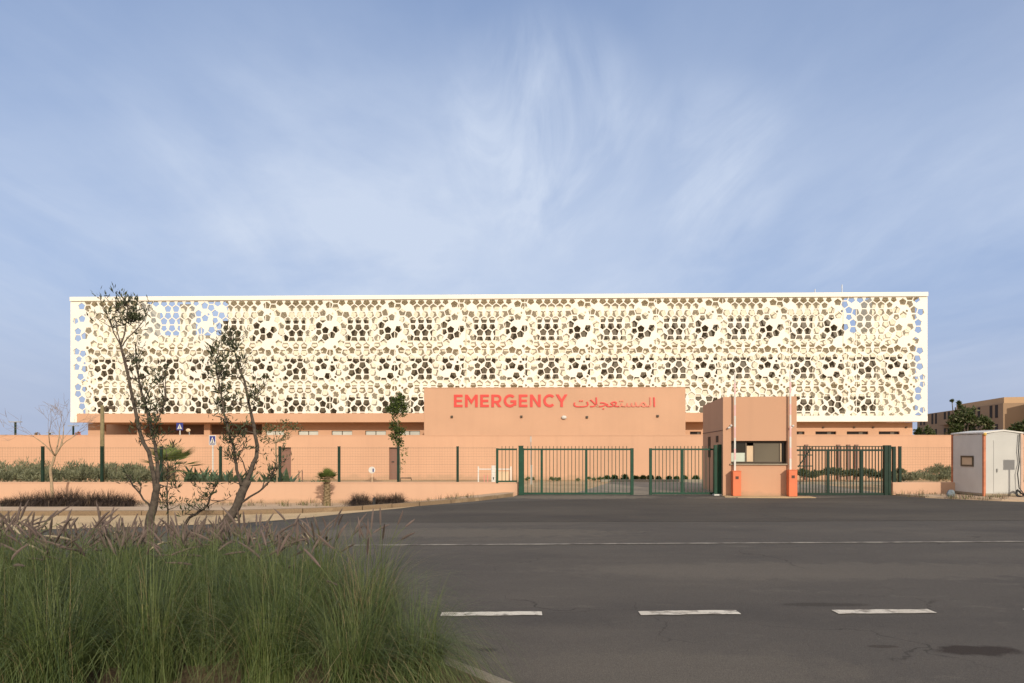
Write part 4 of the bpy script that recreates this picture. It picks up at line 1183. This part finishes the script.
for (px, py) in ((402, 448), (404, 454), (403, 462), (401, 470), (406, 450)): cluster(cr, W(px, py, YC) - O, .09, 16, .10, .05, (0, 1), 1, .3)
tk.build('trunk', M_palebark, t, True); cr.build('crown', [M_leafg, M_leafg2], t)

# --- flat-topped small tree at the left
random.seed(16)
YC = 27.2
t = thing('young_tree', 'small flat topped tree with thin leaves behind the fence near the brown door', 'tree', (X(277, YC), YC, 0))
O = Vector((X(277, YC), YC, 0)); tk = MB(); cr = MB()
limb(tk, [Vector((0, 0, 0)), W(277, 470, YC) - O, W(276, 450, YC) - O, W(276, 443, YC) - O], .035, .028, 6, .004)
top = W(276, 443, YC) - O
for (px, py) in ((262, 431), (268, 428), (275, 426), (282, 424), (290, 429), (294, 427), (285, 440), (268, 441), (287, 434), (264, 438)):
    e = W(px, py, YC) - O + Vector((0, random.uniform(-.6, .6), 0))
    limb(tk, [top, (top + e) / 2 + rv(.08), e], .018, .005, 5, .01)
    for k in range(4):
        cluster(cr, e + rv(.14), .12, 11, .12, .045, (0, 0, 1), .7, .2)
for (px, py) in ((279, 460), (281, 466), (278, 452)): cluster(cr, W(px, py, YC) - O, .16, 14, .10, .04, (0, 1), 1, .3)
tk.build('trunk', M_palebark, t, True); cr.build('crown', [M_leafg, M_hedge], t)

# --- trees beyond the compound at the right
random.seed(17)
def bushy(label, px, Y, specs, name='leafy_tree', L=.5, mats=None):
    t = thing(name, label, 'tree', (X(px, Y), Y, 0)); O = Vector((X(px, Y), Y, 0))
    tk = MB(); cr = MB(); zt = max(Z(s[1], Y) for s in specs)
    tk.tube([(0, 0, 0), (.1, 0, zt * .5), (0, .1, zt * .9)], [.28, .18, .05], 7)
    for (qx, qy, rp, n) in specs:
        c = W(qx, qy, Y) - O + Vector((0, random.uniform(-1, 1), 0)); r = rp / F * Y
        tk.tube([(0, 0, zt * .4), tuple(c)], [.1, .03], 5)
        for k in range(n): cluster(cr, c + runit() * r * random.uniform(.2, 1), r * .33, 26, L, L * .45, (0, 0, 0, 1), 1, .2)
    tk.build('trunk', M_bark, t, True); cr.build('crown', mats or [M_leafg, M_hedge], t)
bushy('dark green leafy tree rising above the compound wall beside the brown apartments', 964, 62, [(957, 421, 7, 14), (965, 418, 7, 16), (972, 416, 8, 14), (979, 421, 6, 10), (953, 429, 6, 10), (962, 430, 8, 14), (974, 429, 8, 14), (983, 428, 4, 6)], L=.34)
bushy('thin dark conifer tip standing above the leafy tree at the right', 956, 66, [(956, 400.5, .7, 5), (956, 404, 1.9, 8), (955.7, 407.5, 1.6, 7), (956, 412, .8, 5), (956, 417, 2.4, 8)], 'conifer_tree', .2)
bushy('rounded green tree behind the white cabin at the right edge', 1020, 60, [(1014, 430, 6, 10), (1022, 428, 7, 12), (1030, 430, 7, 12)], L=.34)
bushy('dark hedge tree in shade under the end of the cream screen', 925, 74, [(918, 432, 5, 9), (926, 433, 5, 9), (934, 434, 4, 7)], L=.34)

# ================================================================ POSTS AND SIGNS
YP = 27.6
pt = thing('lamp_post', 'weathered round wooden pole with a short lamp arm behind the left fence', 'lamp post', (X(102.3, YP), YP, 0))
m = MB(); m.tube([(0, 0, 0), (0, 0, 1.8), (0, 0, Z(405.5, YP))], [.085, .08, .07], 10); m.build('pole', M_wood, pt, True)
m = MB(); m.tube([(.05, 0, Z(407.6, YP)), (.36, 0, Z(407.4, YP))], .018, 6); m.build('arm', M_frame, pt)
m = MB(); m.box(.28, .50, -.08, .08, Z(409.2, YP), Z(406, YP)); m.build('lamp_head', M_frame, pt, bevel=.02)
def cross_sign(label, px, Y, ptop, pbot, zb, wpx, diamond=False):
    s = thing('crossing_sign', label, 'sign', (X(px, Y), Y, zb)); h = wpx / F * Y; z1 = Z(ptop, Y) - zb; z0 = Z(pbot, Y) - zb; hz = (z1 - z0)
    q = MB(); q.tube([(0, .03, 0), (0, .03, z1 - .02)], .035, 8); q.build('post', M_white, s)
    b = .035
    q = MB(); q.box(-h / 2, h / 2, -.018, -.002, z0, z1); pl = q.build('plate', M_white if not diamond else M_blue, s, bevel=.004)
    if not diamond:
        q = MB(); q.box(-h / 2 + b, h / 2 - b, -.024, -.019, z0 + b, z1 - b); q.build('blue_field', M_blue, pl)
    zc = z0 + hz * .16
    q = MB(); tw = h * .36
    k = [(-tw, -.030, zc), (tw, -.030, zc), (0, -.030, z1 - hz * .15)]
    q.face(k); q.face([(x, y + .005, z) for x, y, z in reversed(k)]); q.build('white_triangle', M_white, pl)
    q = MB(); q.blob((0, -.034, zc + hz * .40), hz * .05, 8, 5, (1, .2, 1)); q.tube([(0, -.034, zc + hz * .34), (0, -.034, zc + hz * .2)], hz * .035, 5)
    q.tube([(0, -.034, zc + hz * .2), (-hz * .09, -.034, zc + hz * .03)], hz * .025, 5); q.tube([(0, -.034, zc + hz * .2), (hz * .09, -.034, zc + hz * .03)], hz * .025, 5)
    q.build('walking_figure', M_black, pl)
cross_sign('white edged blue crossing sign on a white post in front of the compound wall', 212.6, 33, 435.3, 445.2, 0, 7.0)
cross_sign('plain blue crossing sign showing above the compound wall', 179.8, 44, 422.8, 430.2, 0, 6.6, True)
YR = 32
rs = thing('round_sign', 'small round white sign with a dark arrow low behind the fence', 'sign', (X(372, YR), YR, 0))
q = MB(); q.tube([(0, .02, 0), (0, .02, Z(470, YR))], .022, 6); q.build('post', M_beige, rs)
q = MB(); c = Z(470, YR); r_ = .16; n = 18
q.tube([(0, -.004, c), (0, -.02, c)], r_, n); pl = q.build('plate', M_white, rs)
q = MB(); q.prism([(.03, -.03), (.09, -.03), (.09, -.022), (.03, -.022)], c - .09, c + .07); q.build('arrow', M_blue, pl)
YB = 32.5
wf_ = thing('white_barrier', 'white tubular frame with a small cabinet behind the left low wall', 'barrier', (X(495, YB), YB, 0))
def fx(p): return X(p, YB) - X(495, YB)
q = MB()
for p in (478.4, 511.0): q.box(fx(p) - .03, fx(p) + .03, -.03, .03, 0, Z(466.4, YB))
q.box(fx(478.4) + .032, fx(511) - .032, -.025, .025, Z(469, YB) - .03, Z(469, YB) + .02)
q.build('frame', M_white, wf_)
q = MB(); q.box(fx(491.5), fx(495.5), -.08, .08, 0, Z(465.5, YB)); q.build('cabinet', M_white, wf_, bevel=.01)
q = MB(); q.box(fx(493), fx(494), -.09, -.081, Z(479.5, YB), Z(477, YB)); q.build('lock', M_black, wf_)
q = MB(); q.box(fx(498), fx(508.5), .06, .1, 0, Z(471.5, YB)); q.build('board', M_beige, wf_)
q = MB(); q.box(fx(484), fx(484.6), -.01, .01, 0, Z(475, YB)); q.box(fx(487.4), fx(488), -.01, .01, 0, Z(475, YB)); q.build('rod', M_redpole, wf_)
YM = 33.5
ms = thing('pole_lamp', 'slim white post with a thin grey mast behind the left gate', 'post', (X(531.3, YM), YM, 0))
q = MB(); q.tube([(0, 0, 0), (0, 0, Z(465, YM))], .045, 8); q.build('lower_post', M_white, ms)
q = MB(); q.tube([(-.02, 0, Z(465, YM)), (-.02, 0, Z(436, YM))], .022, 6); q.box(-.05, .01, -.03, .03, Z(442, YM), Z(437, YM)); q.build('mast', M_metal, ms)
# two rods by the small palm
rd = thing('rod_pair', 'two short brown rods standing behind the fence near the small palm', 'stakes', (X(300.5, 30), 30, 0))
q = MB(); q.tube([(-.07, 0, 0), (-.07, 0, Z(470.5, 30))], .025, 6); q.build('rod', M_door, rd)
q = MB(); q.tube([(.08, 0, 0), (.08, 0, Z(470.5, 30))], .025, 6); q.build('rod', M_door, rd)
# low pipe stand near the slim tree
pp = thing('pipe_stand', 'low brown pipe bend at the foot of the slim tree', 'pipe', (X(405, 30), 30, 0))
q = MB(); q.tube([(-.2, 0, 0), (-.2, 0, Z(478, 30)), (.27, 0, Z(478, 30)), (.28, 0, Z(480.5, 30))], .03, 6); q.build('pipe', M_frame, pp)
# distant double-headed street lamps left of the building
for i, (px, pt_, Y, w_) in enumerate(((15.4, 422.3, 62, .55), (73.3, 426.2, 68, .5), (50, 433, 80, .35))):
    s = thing('street_lamp', ('dark street lamp with a flat head at the far left beyond the wall', 'dark street lamp with a flat head beside the end of the cream screen', 'distant dark street lamp just showing above the wall')[i], 'street lamp', (X(px, Y), Y, 0))
    zt = Z(pt_, Y)
    q = MB(); q.tube([(0, 0, 0), (0, 0, zt)], .09, 8); q.build('pole', M_dgreen, s)
    q = MB(); q.box(-w_, w_, -.12, .12, zt + .002, zt + .07); q.build('lamp_head', M_metal, s)
# orange globe lamp in the gallery and small orange blossoms above the wall
og = thing('orange_sign', 'small orange disc on a thin post showing above the wall before the gallery', 'sign', (X(188.4, 44), 44, 0))
q = MB(); q.tube([(.06, 0, 0), (.06, 0, Z(432, 44))], .03, 6); q.build('post', M_metal, og)
q = MB(); q.blob((0, -.03, Z(430.2, 44)), .14, 10, 6, (1.1, .35, .8)); q.build('disc', M_beige, og, True)
for i, (px, py, Y, cc) in enumerate(((37.5, 435.0, 46, 'dome of brown foliage'), (78, 434, 46, 'orange red blossom'))):
    mb = MB(); h = Z(py, Y)
    cluster(mb, (0, 0, h), .16, 90, .1, .06, (0, 0, 1), .8, .2); mb.tube([(0, 0, 0), (0, 0, h)], .025, 5)
    o = mb.build('flowering_shrub', [mat('blossom_%s' % 'ab'[i], (.22, .13, .06) if i == 0 else (.55, .14, .05), .7, .2, 6), M_leafg]); o.location = (X(px, Y), Y, 0)
    tag(o, ('brown tipped shrub just showing above the compound wall at the left', 'orange red flowering shrub tip above the compound wall beside the screen')[i], 'shrub')
# yard bollards near the verge: a stub at the kerb
bo = thing('bollard', 'short dark stub standing on the kerb before the purple grass', 'bollard', (X(374, 20.9), 20.9, .0))
q = MB(); q.tube([(0, 0, 0), (0, 0, .24)], [.05, .045], 8); q.build('stub', M_black, bo)

# ================================================================ LIGHT, SKY, CAMERA
AZ, EL = R(18), R(21)
sd = Vector((math.sin(AZ) * math.cos(EL), -math.cos(AZ) * math.cos(EL), math.sin(EL)))   # towards the sun
ld = bpy.data.lights.new('sun', 'SUN'); ld.energy = 3.45; ld.angle = R(.53); ld.color = (1.0, .89, .74)
lo = bpy.data.objects.new('sun', ld); C.objects.link(lo); lo.rotation_euler = (-sd).to_track_quat('-Z', 'Y').to_euler(); lo.location = (30, -40, 40)

w = bpy.data.worlds.new('World'); bpy.context.scene.world = w; w.use_nodes = True
nt = w.node_tree; n = nt.nodes; l = nt.links; bgn = n['Background']
sky = n.new('ShaderNodeTexSky'); sky.sky_type = 'NISHITA'; sky.sun_disc = False
sky.sun_elevation = EL; sky.sun_rotation = math.pi - AZ; sky.air_density = 1.0; sky.dust_density = .8; sky.ozone_density = 3.0
tc = n.new('ShaderNodeTexCoord')
# thin high cirrus: noise on the sky direction projected to a flat layer
sx = n.new('ShaderNodeSeparateXYZ'); l.new(tc.outputs['Generated'], sx.inputs[0])
zz = n.new('ShaderNodeMath'); zz.operation = 'ADD'; zz.inputs[1].default_value = .16; l.new(sx.outputs[2], zz.inputs[0])
dv = n.new('ShaderNodeVectorMath'); dv.operation = 'DIVIDE'; l.new(tc.outputs['Generated'], dv.inputs[0])
cb = n.new('ShaderNodeCombineXYZ'); 
for i in range(3): l.new(zz.outputs[0], cb.inputs[i])
l.new(cb.outputs[0], dv.inputs[1])
def cloud(scale, stretch, rot, lo_, hi_, amt, dist, loc=(0, 0, 0)):
    mp = n.new('ShaderNodeMapping'); mp.inputs['Scale'].default_value = stretch; mp.inputs['Rotation'].default_value = (0, 0, rot); mp.inputs['Location'].default_value = loc
    l.new(dv.outputs[0], mp.inputs[0])
    nz = n.new('ShaderNodeTexNoise'); nz.inputs['Scale'].default_value = scale; nz.inputs['Detail'].default_value = 9; nz.inputs['Roughness'].default_value = .58; nz.inputs['Distortion'].default_value = dist
    l.new(mp.outputs[0], nz.inputs['Vector'])
    mr = n.new('ShaderNodeMapRange'); mr.interpolation_type = 'SMOOTHSTEP'; mr.inputs[1].default_value = lo_; mr.inputs[2].default_value = hi_; mr.inputs[4].default_value = amt
    l.new(nz.outputs['Fac'], mr.inputs[0]); return mr.outputs[0]
c1 = cloud(.55, (1.1, .55, 1), R(12), .15, .75, .86, .5, (.9, .55, 0))      # broad soft veil
c2 = cloud(1.5, (1.5, .42, 1), R(-14),   .46, .84, .22, .9, (3.1, 1.2, 0))     # a few drawn-out wisps
c3 = cloud(3.2, (1.3, .6, 1), R(10), .46, .82, .12, .7, (5.1, 2.2, 0))
def wisp(px, py, lo_, hi_):
    dd = Vector(((px - CX) / F, 1, (HY - py) / F)).normalized()
    dp = n.new('ShaderNodeVectorMath'); dp.operation = 'DOT_PRODUCT'; dp.inputs[1].default_value = dd; l.new(tc.outputs['Generated'], dp.inputs[0])
    mr = n.new('ShaderNodeMapRange'); mr.interpolation_type = 'SMOOTHSTEP'; mr.inputs[1].default_value = math.cos(R(hi_)); mr.inputs[2].default_value = math.cos(R(lo_)); l.new(dp.outputs['Value'], mr.inputs[0]); return mr.outputs[0]
def times(a, b, k=1.0):
    q = n.new('ShaderNodeMath'); q.operation = 'MULTIPLY'; l.new(a, q.inputs[0]); l.new(b, q.inputs[1])
    if k == 1.0: return q.outputs[0]
    q2 = n.new('ShaderNodeMath'); q2.operation = 'MULTIPLY'; l.new(q.outputs[0], q2.inputs[0]); q2.inputs[1].default_value = k; return q2.outputs[0]
def plus(a, b):
    q = n.new('ShaderNodeMath'); q.operation = 'ADD'; q.use_clamp = True; l.new(a, q.inputs[0]); l.new(b, q.inputs[1]); return q.outputs[0]
w1 = times(wisp(540, 140, 0, 10), cloud(2.8, (1.7, .42, 1), R(-12), .34, .74, 1.0, .7, (2.6, .9, 0)), .62)
w2 = times(wisp(700, 170, 1, 8), cloud(3.0, (1.5, .35, 1), R(24), .40, .70, 1.0, .8, (7.2, 3.3, 0)), .34)
w3 = times(wisp(330, 190, 2, 17), cloud(.9, (1, .6, 1), R(40), .25, .70, 1.0, .5, (4.2, 9.3, 0)), .75)
wz = plus(plus(w1, w2), w3)
mxm = n.new('ShaderNodeMath'); mxm.operation = 'ADD'; mxm.use_clamp = True; l.new(c1, mxm.inputs[0]); l.new(c2, mxm.inputs[1])
mxn = n.new('ShaderNodeMath'); mxn.operation = 'ADD'; mxn.use_clamp = True; l.new(mxm.outputs[0], mxn.inputs[0]); l.new(c3, mxn.inputs[1])
# clear air colour, then the veil, then the dull lavender band of haze low down
hi = n.new('ShaderNodeMapRange'); hi.interpolation_type = 'SMOOTHSTEP'; hi.inputs[1].default_value = .05; hi.inputs[2].default_value = .55; hi.inputs[3].default_value = .80; hi.inputs[4].default_value = .55
l.new(sx.outputs[2], hi.inputs[0])
m0 = n.new('ShaderNodeMix'); m0.data_type = 'RGBA'; m0.inputs[7].default_value = (2.15, 3.15, 5.6, 1)
l.new(hi.outputs[0], m0.inputs[0]); l.new(sky.outputs[0], m0.inputs[6])
vl = n.new('ShaderNodeMapRange'); vl.interpolation_type = 'SMOOTHSTEP'; vl.inputs[1].default_value = .60; vl.inputs[2].default_value = .20; vl.inputs[3].default_value = .25; vl.inputs[4].default_value = 1.0
l.new(sx.outputs[2], vl.inputs[0])
vm_ = n.new('ShaderNodeMath'); vm_.operation = 'MULTIPLY'; l.new(mxn.outputs[0], vm_.inputs[0]); l.new(vl.outputs[0], vm_.inputs[1])
vm_o = plus(vm_.outputs[0], wz)
m1 = n.new('ShaderNodeMix'); m1.data_type = 'RGBA'; m1.inputs[7].default_value = (5.0, 5.75, 7.15, 1)
l.new(vm_o, m1.inputs[0]); l.new(m0.outputs[2], m1.inputs[6])
hz = n.new('ShaderNodeMapRange'); hz.interpolation_type = 'SMOOTHSTEP'; hz.inputs[1].default_value = -.02; hz.inputs[2].default_value = .24; hz.inputs[3].default_value = .80; hz.inputs[4].default_value = 0.0
l.new(sx.outputs[2], hz.inputs[0])
m2 = n.new('ShaderNodeMix'); m2.data_type = 'RGBA'; m2.inputs[7].default_value = (3.45, 3.95, 5.3, 1)
l.new(hz.outputs[0], m2.inputs[0]); l.new(m1.outputs[2], m2.inputs[6])
# warm glow added to the unseen sky around the sun, to lift shaded faces
dt = n.new('ShaderNodeVectorMath'); dt.operation = 'DOT_PRODUCT'; dt.inputs[1].default_value = sd; l.new(tc.outputs['Generated'], dt.inputs[0])
au = n.new('ShaderNodeMapRange'); au.interpolation_type = 'SMOOTHSTEP'; au.inputs[1].default_value = -.45; au.inputs[2].default_value = .8; au.inputs[4].default_value = .8
l.new(dt.outputs['Value'], au.inputs[0])
m3 = n.new('ShaderNodeMix'); m3.data_type = 'RGBA'; m3.inputs[7].default_value = (9.6, 8.7, 7.8, 1)
l.new(au.outputs[0], m3.inputs[0]); l.new(m2.outputs[2], m3.inputs[6])
l.new(m3.outputs[2], bgn.inputs['Color']); bgn.inputs['Strength'].default_value = .12

cd = bpy.data.cameras.new('camera'); cam = bpy.data.objects.new('camera', cd); C.objects.link(cam)
cam.location = (0, 0, EYE); cam.rotation_euler = (math.pi / 2, 0, 0)
cd.sensor_width = 36; cd.sensor_fit = 'HORIZONTAL'; cd.lens = F / 1024 * 36
cd.shift_x = 0; cd.shift_y = (HY - 341.5) / 1024
cd.clip_start = .1; cd.clip_end = 4000
sc = bpy.context.scene; sc.camera = cam
sc.view_settings.view_transform = 'Standard'; sc.view_settings.look = 'None'; sc.view_settings.exposure = 0; sc.view_settings.gamma = 1
sc.view_settings.use_curve_mapping = False
sc.render.resolution_x = 1024; sc.render.resolution_y = 683
sc.cycles.max_bounces = 6; sc.cycles.diffuse_bounces = 4; sc.cycles.transmission_bounces = 4; sc.cycles.use_denoising = True
